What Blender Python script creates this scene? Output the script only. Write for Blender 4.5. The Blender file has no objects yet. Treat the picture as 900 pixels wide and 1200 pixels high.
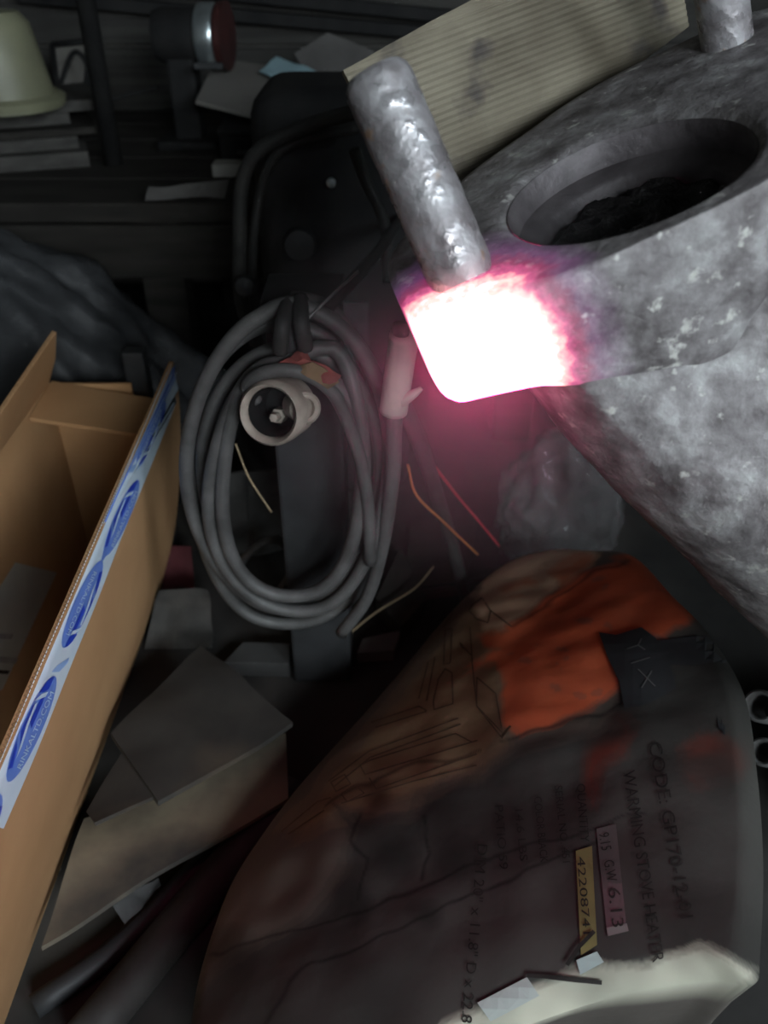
import bpy, bmesh, math, random
import numpy as np
from mathutils import Vector, Matrix, noise
from mathutils.bvhtree import BVHTree

random.seed(7)
S = bpy.context.scene
COL = S.collection

# ------------------------------------------------------------------ camera
CAM_Z = 0.8
PITCH = math.radians(35)
F = 1000.0                       # focal length in pixels of a 900 x 1200 frame
cp, sp = math.cos(PITCH), math.sin(PITCH)
cam_d = bpy.data.cameras.new('camera')
cam_d.sensor_fit = 'VERTICAL'; cam_d.sensor_height = 36; cam_d.lens = 36 * F / 1200
cam_d.clip_start = 0.02
cam_d.dof.use_dof = True; cam_d.dof.focus_distance = 0.62; cam_d.dof.aperture_fstop = 6.3
cam = bpy.data.objects.new('camera', cam_d); COL.objects.link(cam)
cam.location = (0, 0, CAM_Z); cam.rotation_euler = (math.pi / 2 - PITCH, 0, 0)
S.camera = cam

# ------------------------------------------------------------------ world, added daylight, exposure
w = bpy.data.worlds.new('world'); S.world = w; w.use_nodes = True
w.node_tree.nodes['Background'].inputs[0].default_value = (0.62, 0.75, 0.9, 1)
w.node_tree.nodes['Background'].inputs[1].default_value = 0.5

def area(name, loc, target, sx, sy, power, color):
    d = bpy.data.lights.new(name, 'AREA'); d.shape = 'RECTANGLE'; d.size = sx; d.size_y = sy
    d.energy = power; d.color = color
    o = bpy.data.objects.new(name, d); COL.objects.link(o); o.location = loc
    o.rotation_euler = (Vector(target) - Vector(loc)).to_track_quat('-Z', 'Y').to_euler()
    return o
# added area lights at two unseen, added windows, supplying the daylight
area('added_front_daylight', (0.72, -1.56, 1.20), (0.0, 0.3, 0.45), 0.75, 0.6, 42, (0.86, 0.95, 1.0))
area('added_side_daylight', (1.56, -0.95, 1.50), (0.0, 0.15, 0.5), 0.8, 0.6, 34, (0.80, 0.92, 1.0))

vs = S.view_settings
vs.view_transform = 'Standard'; vs.look = 'None'; vs.gamma = 1; vs.use_curve_mapping = False
vs.exposure = 0.0

# ------------------------------------------------------------------ pixel helpers (a pixel gives a ray)
def ray(px, py):
    x, u = (px - 450) / F, (600 - py) / F
    return Vector((x, u * sp + cp, u * cp - sp))
CAM = Vector((0, 0, CAM_Z))
def P(px, py, d): return CAM + ray(px, py) * d
def PZ(px, py, z): r = ray(px, py); return CAM + r * ((z - CAM_Z) / r.z)
def PY(px, py, y): r = ray(px, py); return CAM + r * (y / r.y)
def PX(px, py, x): r = ray(px, py); return CAM + r * (x / r.x)
def PPL(px, py, o, n): r = ray(px, py); return CAM + r * ((o - CAM).dot(n) / r.dot(n))
def pix(p):
    v = Vector(p) - CAM
    d = v.y * cp - v.z * sp
    return 450 + F * v.x / d, 600 - F * (v.y * sp + v.z * cp) / d

# ------------------------------------------------------------------ materials
MATS = {}
def mat(name, c1, c2=None, scale=20, rough=0.7, metal=0.0, bump=0.0, bscale=None, spec=0.5, alpha=None,
        lo=0.35, hi=0.65, stretch=None, c3=None, s3=4, lo3=0.55, hi3=0.7, rough2=None):
    if name in MATS: return MATS[name]
    m = bpy.data.materials.new(name); m.use_nodes = True; MATS[name] = m
    nt = m.node_tree; N = nt.nodes; L = nt.links
    b = N['Principled BSDF']
    b.inputs['Roughness'].default_value = rough; b.inputs['Metallic'].default_value = metal
    b.inputs['Specular IOR Level'].default_value = spec
    tc = N.new('ShaderNodeTexCoord'); vec = tc.outputs['Object']
    if stretch:
        mp = N.new('ShaderNodeMapping'); mp.inputs['Scale'].default_value = stretch
        L.new(vec, mp.inputs[0]); vec = mp.outputs[0]
    def ns(sc, det=6):
        n = N.new('ShaderNodeTexNoise'); n.inputs['Scale'].default_value = sc; n.inputs['Detail'].default_value = det
        L.new(vec, n.inputs['Vector']); return n.outputs['Fac']
    def rng(f, lo, hi):
        r = N.new('ShaderNodeMapRange'); r.inputs[1].default_value = lo; r.inputs[2].default_value = hi
        L.new(f, r.inputs[0]); return r.outputs[0]
    def mixc(f, a, bb):
        x = N.new('ShaderNodeMix'); x.data_type = 'RGBA'
        L.new(f, x.inputs[0])
        for i, v in ((6, a), (7, bb)):
            if isinstance(v, tuple): x.inputs[i].default_value = (*v, 1)
            else: L.new(v, x.inputs[i])
        return x.outputs[2]
    if c2 is None: c2 = tuple(c * 0.7 for c in c1)
    f = rng(ns(scale), lo, hi); col = mixc(f, c1, c2)
    if rough2 is not None:
        rr = N.new('ShaderNodeMapRange'); rr.inputs[3].default_value = rough; rr.inputs[4].default_value = rough2
        L.new(f, rr.inputs[0]); L.new(rr.outputs[0], b.inputs['Roughness'])
    if c3: col = mixc(rng(ns(s3), lo3, hi3), col, c3)
    L.new(col, b.inputs['Base Color'])
    if bump:
        bp = N.new('ShaderNodeBump'); bp.inputs['Strength'].default_value = bump; bp.inputs['Distance'].default_value = 0.004
        L.new(ns(bscale or scale * 2), bp.inputs['Height']); L.new(bp.outputs[0], b.inputs['Normal'])
    return m

def film(name, color, opacity, rough=0.15, spec=0.8):
    """thin clear plastic: part see-through, part glossy"""
    m = bpy.data.materials.new(name); m.use_nodes = True; nt = m.node_tree; N = nt.nodes; L = nt.links
    b = N['Principled BSDF']; b.inputs['Base Color'].default_value = (*color, 1); b.inputs['Roughness'].default_value = rough
    b.inputs['Specular IOR Level'].default_value = spec
    tc = N.new('ShaderNodeTexCoord'); n = N.new('ShaderNodeTexNoise'); n.inputs['Scale'].default_value = 14; n.inputs['Detail'].default_value = 5
    L.new(tc.outputs['Object'], n.inputs['Vector'])
    bp = N.new('ShaderNodeBump'); bp.inputs['Strength'].default_value = 0.6; bp.inputs['Distance'].default_value = 0.01
    L.new(n.outputs['Fac'], bp.inputs['Height']); L.new(bp.outputs[0], b.inputs['Normal'])
    t = N.new('ShaderNodeBsdfTransparent'); mx = N.new('ShaderNodeMixShader')
    mr = N.new('ShaderNodeMapRange'); mr.inputs[1].default_value = 0.3; mr.inputs[2].default_value = 0.7
    mr.inputs[3].default_value = opacity * 0.6; mr.inputs[4].default_value = min(1, opacity * 1.4)
    L.new(n.outputs['Fac'], mr.inputs[0]); L.new(mr.outputs[0], mx.inputs[0])
    L.new(t.outputs[0], mx.inputs[1]); L.new(b.outputs[0], mx.inputs[2])
    L.new(mx.outputs[0], N['Material Output'].inputs['Surface'])
    return m

CARD = (0.46, 0.27, 0.13); CARD2 = (0.40, 0.225, 0.105)
m_card = mat('kraft_card', CARD, CARD2, 9, 0.8, bump=0.08, bscale=60, spec=0.25)
m_flute = mat('kraft_flute', (0.36, 0.22, 0.11), (0.24, 0.14, 0.07), 160, 0.85, spec=0.2)
m_darkcard = mat('grimy_card', (0.048, 0.044, 0.039), (0.03, 0.0275, 0.025), 14, 0.85, bump=0.1, spec=0.2, c3=(0.08, 0.06, 0.042), s3=5)
m_tancard = mat('stained_card', (0.20, 0.165, 0.115), (0.14, 0.113, 0.08), 10, 0.85, bump=0.1, spec=0.2, c3=(0.055, 0.05, 0.045), s3=5, lo3=0.42, hi3=0.58)
m_hose = mat('grey_hose', (0.09, 0.088, 0.086), (0.048, 0.047, 0.046), 30, 0.55, spec=0.4, bump=0.05)
m_blackhose = mat('black_rubber', (0.02, 0.02, 0.02), (0.034, 0.033, 0.031), 30, 0.65, spec=0.25)
m_sleeve = mat('pale_sleeve', (0.42, 0.38, 0.34), (0.3, 0.27, 0.24), 30, 0.6, bump=0.1)
m_floor = mat('dark_concrete', (0.045, 0.043, 0.04), (0.025, 0.024, 0.023), 8, 0.9, bump=0.4, spec=0.2, c3=(0.075, 0.068, 0.06), s3=3)
m_wallboard = mat('weathered_board', (0.06, 0.058, 0.053), (0.036, 0.034, 0.032), 6, 0.85, bump=0.2, stretch=(0.4, 4, 14), spec=0.2)
m_wall = mat('sooty_wall', (0.10, 0.095, 0.088), (0.07, 0.066, 0.06), 5, 0.9, spec=0.2)
m_wood = mat('old_wood', (0.034, 0.031, 0.027), (0.02, 0.018, 0.016), 8, 0.85, bump=0.2, stretch=(1, 6, 6), spec=0.2)
m_palewood = mat('pale_grey_wood', (0.075, 0.071, 0.065), (0.042, 0.04, 0.037), 8, 0.8, bump=0.2, stretch=(1, 8, 8), spec=0.2)
m_black = mat('black_paint', (0.011, 0.011, 0.0115), (0.019, 0.0185, 0.018), 20, 0.7, spec=0.2)
m_post = mat('dark_steel', (0.035, 0.036, 0.038), (0.022, 0.023, 0.024), 25, 0.6, metal=0.2, bump=0.05)
m_steel = mat('dull_steel', (0.42, 0.42, 0.42), (0.25, 0.24, 0.23), 30, 0.4, metal=0.8, bump=0.1)
m_bright = mat('bright_steel', (0.62, 0.7, 0.72), (0.5, 0.56, 0.58), 40, 0.3, metal=0.9)
m_tub = mat('pale_yellow_plastic', (0.2, 0.2, 0.125), (0.15, 0.15, 0.095), 12, 0.5)
m_tubwin = mat('pale_blue_panel', (0.2, 0.26, 0.25), (0.16, 0.21, 0.2), 10, 0.4)
m_paleboard = mat('pale_card_sheet', (0.17, 0.16, 0.145), (0.135, 0.127, 0.115), 8, 0.8, spec=0.2)
m_bluepaper = mat('light_blue_paper', (0.33, 0.5, 0.55), (0.29, 0.44, 0.49), 8, 0.7)
m_greycloth = mat('grey_paper', (0.10, 0.095, 0.09), (0.065, 0.06, 0.058), 8, 0.9, bump=0.2)
m_red = mat('dark_red_paint', (0.05, 0.014, 0.013), (0.03, 0.01, 0.009), 20, 0.5)
m_white = mat('off_white_paper', (0.42, 0.41, 0.37), (0.35, 0.34, 0.31), 12, 0.75, spec=0.2)
m_ink = mat('black_ink', (0.018, 0.016, 0.015), (0.03, 0.027, 0.025), 60, 0.8, spec=0.1)
m_line = mat('brown_print_ink', (0.07, 0.048, 0.034), (0.11, 0.075, 0.05), 60, 0.85, spec=0.1)
m_greyink = mat('grey_print_ink', (0.22, 0.21, 0.2), (0.3, 0.29, 0.27), 40, 0.8, spec=0.1)
m_yellow = mat('yellow_sticker', (0.19, 0.17, 0.065), (0.15, 0.135, 0.055), 30, 0.7, spec=0.2)
m_tape = mat('pale_blue_tape', (0.66, 0.82, 0.95), (0.74, 0.87, 0.96), 22, 0.25, spec=0.6, bump=0.1, bscale=30)
m_tblue = mat('tape_blue', (0.16, 0.29, 0.74), (0.13, 0.25, 0.70), 60, 0.3)
m_tdark = mat('tape_dark_blue', (0.015, 0.05, 0.50), (0.02, 0.06, 0.55), 60, 0.3)
m_tmid = mat('tape_mid_blue', (0.33, 0.53, 0.86), (0.3, 0.5, 0.84), 60, 0.3)
m_twhite = mat('tape_white_print', (0.66, 0.82, 0.94), (0.6, 0.78, 0.92), 60, 0.3)
m_blacktape = mat('black_tape', (0.022, 0.024, 0.026), (0.03, 0.032, 0.034), 20, 0.6, spec=0.3)
m_rag = mat('red_rag', (0.26, 0.065, 0.055), (0.12, 0.04, 0.035), 30, 0.9, spec=0.1)
m_ragy = mat('ochre_rag', (0.2, 0.13, 0.07), (0.11, 0.08, 0.05), 30, 0.9, spec=0.1)
m_bone = mat('beige_fitting', (0.38, 0.33, 0.28), (0.24, 0.205, 0.17), 45, 0.55, bump=0.2, c3=(0.15, 0.12, 0.09), s3=25, lo3=0.6, hi3=0.72)
m_rust = mat('rusty_bits', (0.16, 0.09, 0.06), (0.08, 0.05, 0.04), 40, 0.85, bump=0.3)
m_film = film('clear_film', (0.26, 0.25, 0.25), 0.36, 0.08)
m_tapefilm = film('clear_tape_film', (0.16, 0.16, 0.16), 0.3, 0.2)
m_sheetfilm = film('milky_film', (0.05, 0.052, 0.055), 0.6, 0.5, 0.35)
m_orangew = mat('orange_wire', (0.4, 0.14, 0.04), (0.3, 0.1, 0.03), 30, 0.6)
m_redw = mat('red_wire', (0.4, 0.03, 0.04), (0.3, 0.02, 0.03), 30, 0.6)
m_twig = mat('tan_straw', (0.30, 0.22, 0.13), (0.2, 0.15, 0.09), 30, 0.8)

# ------------------------------------------------------------------ object helpers
W = {}
def tag(o, label=None, cat=None, group=None, kind=None):
    if label: o['label'] = label
    if cat: o['category'] = cat
    if group: o['group'] = group
    if kind: o['kind'] = kind
    return o
def thing(name, loc, label, cat, group=None):
    o = bpy.data.objects.new(name, None); COL.objects.link(o); o.location = loc
    o.empty_display_size = 0.02
    W[o.name] = Vector(loc)
    return tag(o, label, cat, group)
def mk(name, verts, faces, m, parent=None, smooth=False, bevel=0, bseg=2, solid=0, flip=False):
    vs_ = [Vector(v) for v in verts]
    lo = Vector([min(v[i] for v in vs_) for i in range(3)]); hi = Vector([max(v[i] for v in vs_) for i in range(3)])
    c = Vector(((lo.x + hi.x) / 2, (lo.y + hi.y) / 2, lo.z))
    me = bpy.data.meshes.new(name); me.from_pydata([v - c for v in vs_], [], faces); 
    if m: me.materials.append(m)
    bm = bmesh.new(); bm.from_mesh(me)
    if not flip: bmesh.ops.recalc_face_normals(bm, faces=bm.faces)
    if bevel:
        bmesh.ops.bevel(bm, geom=[e for e in bm.edges if len(e.link_faces) == 2 and e.calc_face_angle(0) > 0.5],
                        offset=bevel, segments=bseg, affect='EDGES', profile=0.6)
    bm.to_mesh(me); bm.free()
    if smooth:
        for p in me.polygons: p.use_smooth = True
    o = bpy.data.objects.new(name, me); COL.objects.link(o)
    o.location = c - (W[parent.name] if parent else Vector())
    o.parent = parent; W[o.name] = c
    if solid:
        md = o.modifiers.new('thickness', 'SOLIDIFY'); md.thickness = solid; md.offset = -1
    return o

def obox(name, c, ax, half, m, parent=None, bevel=0.002, bseg=2):
    c = Vector(c); ax = [Vector(a).normalized() for a in ax]
    vs_ = [c + ax[0] * (sx * half[0]) + ax[1] * (sy * half[1]) + ax[2] * (sz * half[2])
           for sx in (-1, 1) for sy in (-1, 1) for sz in (-1, 1)]
    fs = [(0, 1, 3, 2), (4, 6, 7, 5), (0, 4, 5, 1), (2, 3, 7, 6), (0, 2, 6, 4), (1, 5, 7, 3)]
    return mk(name, vs_, fs, m, parent, bevel=bevel, bseg=bseg, smooth=False)
XYZ = ((1, 0, 0), (0, 1, 0), (0, 0, 1))
def box(name, lo, hi, m, parent=None, bevel=0.002, bseg=2):
    lo, hi = Vector(lo), Vector(hi)
    return obox(name, (lo + hi) / 2, XYZ, (hi - lo) / 2, m, parent, bevel, bseg)
def frame(d, up=Vector((0, 0, 1))):
    d = Vector(d).normalized()
    if abs(d.dot(up)) > 0.95: up = Vector((1, 0, 0))
    a = d.cross(up).normalized(); return a, a.cross(d).normalized(), d
def catmull(pts, n=8, closed=False):
    pts = [Vector(p) for p in pts]; out = []; k = len(pts)
    for i in range(k if closed else k - 1):
        p1, p2 = pts[i], pts[(i + 1) % k]
        p0 = pts[(i - 1) % k] if closed or i > 0 else p1 * 2 - p2
        p3 = pts[(i + 2) % k] if closed or i < k - 2 else p2 * 2 - p1
        for j in range(n):
            t = j / n
            out.append(0.5 * ((2 * p1) + (p2 - p0) * t + (2 * p0 - 5 * p1 + 4 * p2 - p3) * t * t + (3 * p1 - p0 - 3 * p2 + p3) * t ** 3))
    if not closed: out.append(pts[-1])
    return out
def tubegeo(pts, r, seg=10, closed=False, r2=None):
    pts = [Vector(p) for p in pts]; n = len(pts); vs_, fs = [], []
    a = None
    for i, p in enumerate(pts):
        d = (pts[(i + 1) % n] - pts[i - 1]) if closed or 0 < i < n - 1 else (pts[1] - pts[0] if i == 0 else pts[-1] - pts[-2])
        d.normalize()
        if a is None: a, b, _ = frame(d)
        a = (a - d * a.dot(d)).normalized(); b = a.cross(d)
        rr = r if r2 is None else r + (r2 - r) * i / (n - 1)
        for j in range(seg):
            t = 2 * math.pi * j / seg
            vs_.append(p + (a * math.cos(t) + b * math.sin(t)) * rr)
    for i in range(n if closed else n - 1):
        for j in range(seg):
            i2 = (i + 1) % n
            fs.append((i * seg + j, i * seg + (j + 1) % seg, i2 * seg + (j + 1) % seg, i2 * seg + j))
    if not closed:
        fs.append(tuple(range(seg))); fs.append(tuple(range((n - 1) * seg, n * seg)))
    return vs_, fs
def tube(name, pts, r, m, parent=None, seg=10, closed=False, cat_n=8, r2=None):
    if cat_n: pts = catmull(pts, cat_n, closed)
    v, f = tubegeo(pts, r, seg, closed, r2)
    return mk(name, v, f, m, parent, smooth=True)
def lathe(name, prof, o, axis, m, parent=None, seg=32, closed_prof=False, caps=True):
    a, b, d = frame(axis); o = Vector(o); vs_, fs = [], []
    n = len(prof)
    for (r, h) in prof:
        for j in range(seg):
            t = 2 * math.pi * j / seg
            vs_.append(o + d * h + a * (r * math.cos(t)) + b * (r * math.sin(t)))
    for i in range(n if closed_prof else n - 1):
        for j in range(seg):
            i2 = (i + 1) % n
            fs.append((i * seg + j, i * seg + (j + 1) % seg, i2 * seg + (j + 1) % seg, i2 * seg + j))
    if not closed_prof and caps:
        if prof[0][0] > 1e-5: fs.append(tuple(range(seg)))
        if prof[-1][0] > 1e-5: fs.append(tuple(range((n - 1) * seg, n * seg)))
    ob = mk(name, vs_, fs, m, parent, smooth=True)
    shade_sharp(ob); return ob
def shade_sharp(ob, ang=40):
    bm = bmesh.new(); bm.from_mesh(ob.data)
    for e in bm.edges:
        if len(e.link_faces) == 2 and e.calc_face_angle(0) > math.radians(ang): e.smooth = False
    bm.to_mesh(ob.data); bm.free()
def slab(name, pts, th, m, parent=None, bevel=0.0, n=None):
    """flat polygon with thickness th below its upper side"""
    pts = [Vector(p) for p in pts]
    if n is None:
        n = Vector()
        for i in range(len(pts)):
            n += (pts[i] - pts[0]).cross(pts[(i + 1) % len(pts)] - pts[0])
        n.normalize()
        if n.z < 0: n = -n
    k = len(pts); vs_ = pts + [p - n * th for p in pts]
    fs = [tuple(range(k)), tuple(range(2 * k - 1, k - 1, -1))] + [(i, (i + 1) % k, k + (i + 1) % k, k + i) for i in range(k)]
    return mk(name, vs_, fs, m, parent, bevel=bevel)
def patch(name, rows, m, parent=None, th=0.004, smooth=True, wob=0.0, wsc=8, out=None):
    """a curved sheet through rows of points, given real thickness"""
    nu = len(rows[0]); nv = len(rows); vs_ = []
    R = [[Vector(p) for p in r] for r in rows]
    top = []; bot = []
    for i in range(nv):
        for j in range(nu):
            du = R[i][min(j + 1, nu - 1)] - R[i][max(j - 1, 0)]; dv = R[min(i + 1, nv - 1)][j] - R[max(i - 1, 0)][j]
            n = du.cross(dv)
            n = n.normalized() if n.length > 1e-9 else Vector((0, 0, 1))
            if out is not None and n.dot(out) < 0: n = -n
            elif out is None and n.z < 0: n = -n
            p = R[i][j].copy()
            if wob: p += n * (wob * noise.noise(p * wsc))
            top.append(p); bot.append(p - n * th)
    K = nu * nv; vs_ = top + bot; fs = []
    for i in range(nv - 1):
        for j in range(nu - 1):
            a = i * nu + j; q = (a, a + 1, a + nu + 1, a + nu)
            fs.append(q); fs.append(tuple(K + x for x in reversed(q)))
    rim = [j for j in range(nu)] + [i * nu + nu - 1 for i in range(1, nv)] + [(nv - 1) * nu + j for j in range(nu - 2, -1, -1)] + [i * nu for i in range(nv - 2, 0, -1)]
    for i in range(len(rim)):
        a, b = rim[i], rim[(i + 1) % len(rim)]; fs.append((a, b, K + b, K + a))
    o = mk(name, vs_, fs, m, parent, smooth=smooth); shade_sharp(o, 50); return o
def lerp(a, b, t): return a + (b - a) * t
def bil(c, u, v):
    return lerp(lerp(Vector(c[0]), Vector(c[1]), u), lerp(Vector(c[3]), Vector(c[2]), u), v)
def sheet(name, c, m, parent=None, nu=14, nv=14, wob=0.004, wsc=9, th=0.004, out=None):
    return patch(name, [[bil(c, j / (nu - 1), i / (nv - 1)) for j in range(nu)] for i in range(nv)], m, parent, th, True, wob, wsc, out)

class Surf:
    """a built surface that print, stickers and tape can be laid on"""
    def __init__(s, verts, faces): s.b = BVHTree.FromPolygons([Vector(v) for v in verts], faces)
    @classmethod
    def of(cls, ob):
        w_ = W[ob.name]
        return cls([v.co + w_ for v in ob.data.vertices], [tuple(p.vertices) for p in ob.data.polygons])
    def at(s, px, py, off=0.0006):
        d = ray(px, py).normalized(); h, n, i, t = s.b.ray_cast(CAM, d)
        if h is None:
            h, n, i, t = s.b.find_nearest(CAM + d * 0.7)
        if n.dot(d) > 0: n = -n
        return h + n * off
def inside(x, y, poly):
    r = False; j = len(poly) - 1
    for i in range(len(poly)):
        xi, yi = poly[i]; xj, yj = poly[j]
        if (yi > y) != (yj > y) and x < (xj - xi) * (y - yi) / (yj - yi) + xi: r = not r
        j = i
    return r
def decal(name, surf, poly, m, parent, off=0.0006, step=None):
    """flat print laid on a surface, outline in pixels; optionally diced to follow a curved surface"""
    bm = bmesh.new(); vs_ = [bm.verts.new((x, y, 0)) for x, y in poly]
    f = bm.faces.new(vs_)
    if step:
        xs = [p[0] for p in poly]; ys = [p[1] for p in poly]
        for k, lo, hi in ((0, min(xs), max(xs)), (1, min(ys), max(ys))):
            v = lo + step
            while v < hi - 0.1:
                no = (1, 0, 0) if k == 0 else (0, 1, 0); co = (v, 0, 0) if k == 0 else (0, v, 0)
                bmesh.ops.bisect_plane(bm, geom=bm.verts[:] + bm.edges[:] + bm.faces[:], plane_co=co, plane_no=no)
                v += step
    bm.verts.index_update()
    V = [surf.at(v.co.x, v.co.y, off) for v in bm.verts]; Fc = [tuple(v.index for v in f.verts) for f in bm.faces]
    bm.free()
    return mk(name, V, Fc, m, parent)
def stroke(name, surf, lines, wpx, m, parent, off=0.0005, step=9):
    """printed line work: thin ribbons following a surface"""
    V, Fc = [], []
    for ln in lines:
        pts = []
        for i in range(len(ln) - 1):
            a, b = Vector((*ln[i], 0)), Vector((*ln[i + 1], 0)); k = max(1, int((b - a).length / step))
            pts += [lerp(a, b, t / k) for t in range(k)]
        pts.append(Vector((*ln[-1], 0)))
        base = len(V)
        for i, p in enumerate(pts):
            d = (pts[min(i + 1, len(pts) - 1)] - pts[max(i - 1, 0)]).normalized(); q = Vector((-d.y, d.x, 0)) * wpx / 2
            V.append(surf.at(p.x + q.x, p.y + q.y, off)); V.append(surf.at(p.x - q.x, p.y - q.y, off))
            if i: k = base + 2 * i; Fc.append((k - 2, k - 1, k + 1, k))
    return mk(name, V, Fc, m, parent)
def lettering(name, surf, txt, a, b, hpx, m, parent, off=0.0009, cw=True):
    """print txt on a surface, baseline from pixel a to pixel b, cap height hpx"""
    cu = bpy.data.curves.new('tmp', 'FONT'); cu.body = txt; cu.resolution_u = 3; cu.size = 1
    ob = bpy.data.objects.new('tmp', cu); COL.objects.link(ob)
    dg = bpy.context.evaluated_depsgraph_get(); me = bpy.data.meshes.new_from_object(ob.evaluated_get(dg))
    co = [(v.co.x, v.co.y) for v in me.vertices]; fs = [tuple(p.vertices) for p in me.polygons]
    bpy.data.objects.remove(ob); bpy.data.curves.remove(cu); bpy.data.meshes.remove(me)
    x0 = min(c[0] for c in co); x1 = max(c[0] for c in co); a = Vector(a); b = Vector(b); d = b - a
    up = Vector((d.y, -d.x)).normalized()          # screen y points down
    V = []
    for x, y in co:
        q = a + d * ((x - x0) / (x1 - x0)) + up * (y / 0.69 * hpx); V.append(surf.at(q.x, q.y, off))
    return mk(name, V, fs, m, parent)

# ================================================================== the shed
RX, RY0, RY1, RZ = 1.6, -1.6, 2.2, 2.4
fl = box('floor', (-RX, RY0, -0.06), (RX, RY1, 0), m_floor, bevel=0); tag(fl, kind='structure')
wb = box('wall_back', (-RX, RY1, 0), (RX, RY1 + 0.1, RZ), m_wall, bevel=0); tag(wb, kind='structure')
for i in range(9):                                  # horizontal boards nailed on the back wall
    z0 = 0.02 + i * 0.135
    box('plank', (-RX + 0.01, RY1 - 0.018 - 0.004 * (i % 2), z0), (RX - 0.01, RY1, z0 + 0.127), m_wallboard, wb, bevel=0.003)
wl = box('wall_left', (-RX - 0.1, RY0, 0), (-RX, RY1, RZ), m_wall, bevel=0); tag(wl, kind='structure')
ce = box('ceiling', (-RX, RY0, RZ), (RX, RY1, RZ + 0.06), m_wall, bevel=0); tag(ce, kind='structure')
def holed_wall(name, axis, pos, a0, a1, h0, h1, z0, z1):
    """wall with one opening, from four blocks in one mesh"""
    V, Fc = [], []
    for (s0, s1, b0, b1) in ((a0, h0, 0, RZ), (h1, a1, 0, RZ), (h0, h1, 0, z0), (h0, h1, z1, RZ)):
        k = len(V)
        for x in (pos, pos + (0.1 if pos > 0 else -0.1)):
            for s in (s0, s1):
                for z in (b0, b1): V.append((x, s, z) if axis == 'x' else (s, x, z))
        Fc += [tuple(k + q for q in f) for f in ((0, 1, 3, 2), (4, 6, 7, 5), (0, 4, 5, 1), (2, 3, 7, 6), (0, 2, 6, 4), (1, 5, 7, 3))]
    return tag(mk(name, V, Fc, m_wall), kind='structure')
holed_wall('wall_right', 'x', RX, RY0, RY1, -1.43, -0.47, 1.12, 1.88)
holed_wall('wall_front', 'y', RY0, -RX, RX, 0.27, 1.17, 0.82, 1.58)
m_glass = bpy.data.materials.new('added_window_glass'); m_glass.use_nodes = True
_b = m_glass.node_tree.nodes['Principled BSDF']; _b.inputs['Transmission Weight'].default_value = 1; _b.inputs['Roughness'].default_value = 0.02; _b.inputs['IOR'].default_value = 1.1
def unseen_window(n, axis, pos, h0, h1, z0, z1):
    def bx(nm, s0, s1, b0, b1, t, mm, par):
        lo, hi = ((pos + t[0], s0, b0), (pos + t[1], s1, b1)) if axis == 'x' else ((s0, pos + t[0], b0), (s1, pos + t[1], b1))
        return box(nm, lo, hi, mm, par, bevel=0)
    sg = 1 if pos > 0 else -1
    T = sorted((0.03 * sg, 0.08 * sg)); G = sorted((0.05 * sg, 0.056 * sg))
    o = bx(n, h0, h1, z0, z0 + 0.04, T, m_wood, None); tag(o, kind='structure')
    bx('added_window_frame', h0, h1, z1 - 0.04, z1, T, m_wood, o)
    bx('added_window_frame', h0, h0 + 0.04, z0 + 0.04, z1 - 0.04, T, m_wood, o); bx('added_window_frame', h1 - 0.04, h1, z0 + 0.04, z1 - 0.04, T, m_wood, o)
    bx('added_window_pane', h0 + 0.04, h1 - 0.04, z0 + 0.04, z1 - 0.04, G, m_glass, o)
unseen_window('added_window_1', 'x', RX, -1.43, -0.47, 1.12, 1.88)  # unseen windows, added to supply the daylight
unseen_window('added_window_2', 'y', RY0, 0.27, 1.17, 0.82, 1.58)

# ================================================================== the cast steel hub with its white-hot lug
nrm_c = Vector((-0.376, 0.705, -0.6)).normalized()          # camera space: right, up, forward
N_ = Vector((nrm_c.x, nrm_c.y * sp + nrm_c.z * cp, nrm_c.y * cp - nrm_c.z * sp))
O_ = P(745, 190, 0.50)
E1 = Vector((1, 0, 0)); E1 = (E1 - N_ * E1.dot(N_)).normalized(); E2 = N_.cross(E1)
def pl(px, py):
    v = PPL(px, py, O_, N_) - O_; return Vector((v.dot(E1), v.dot(E2)))
def w3(uv, h=0.0): return O_ + E1 * uv[0] + E2 * uv[1] + N_ * h

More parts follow.
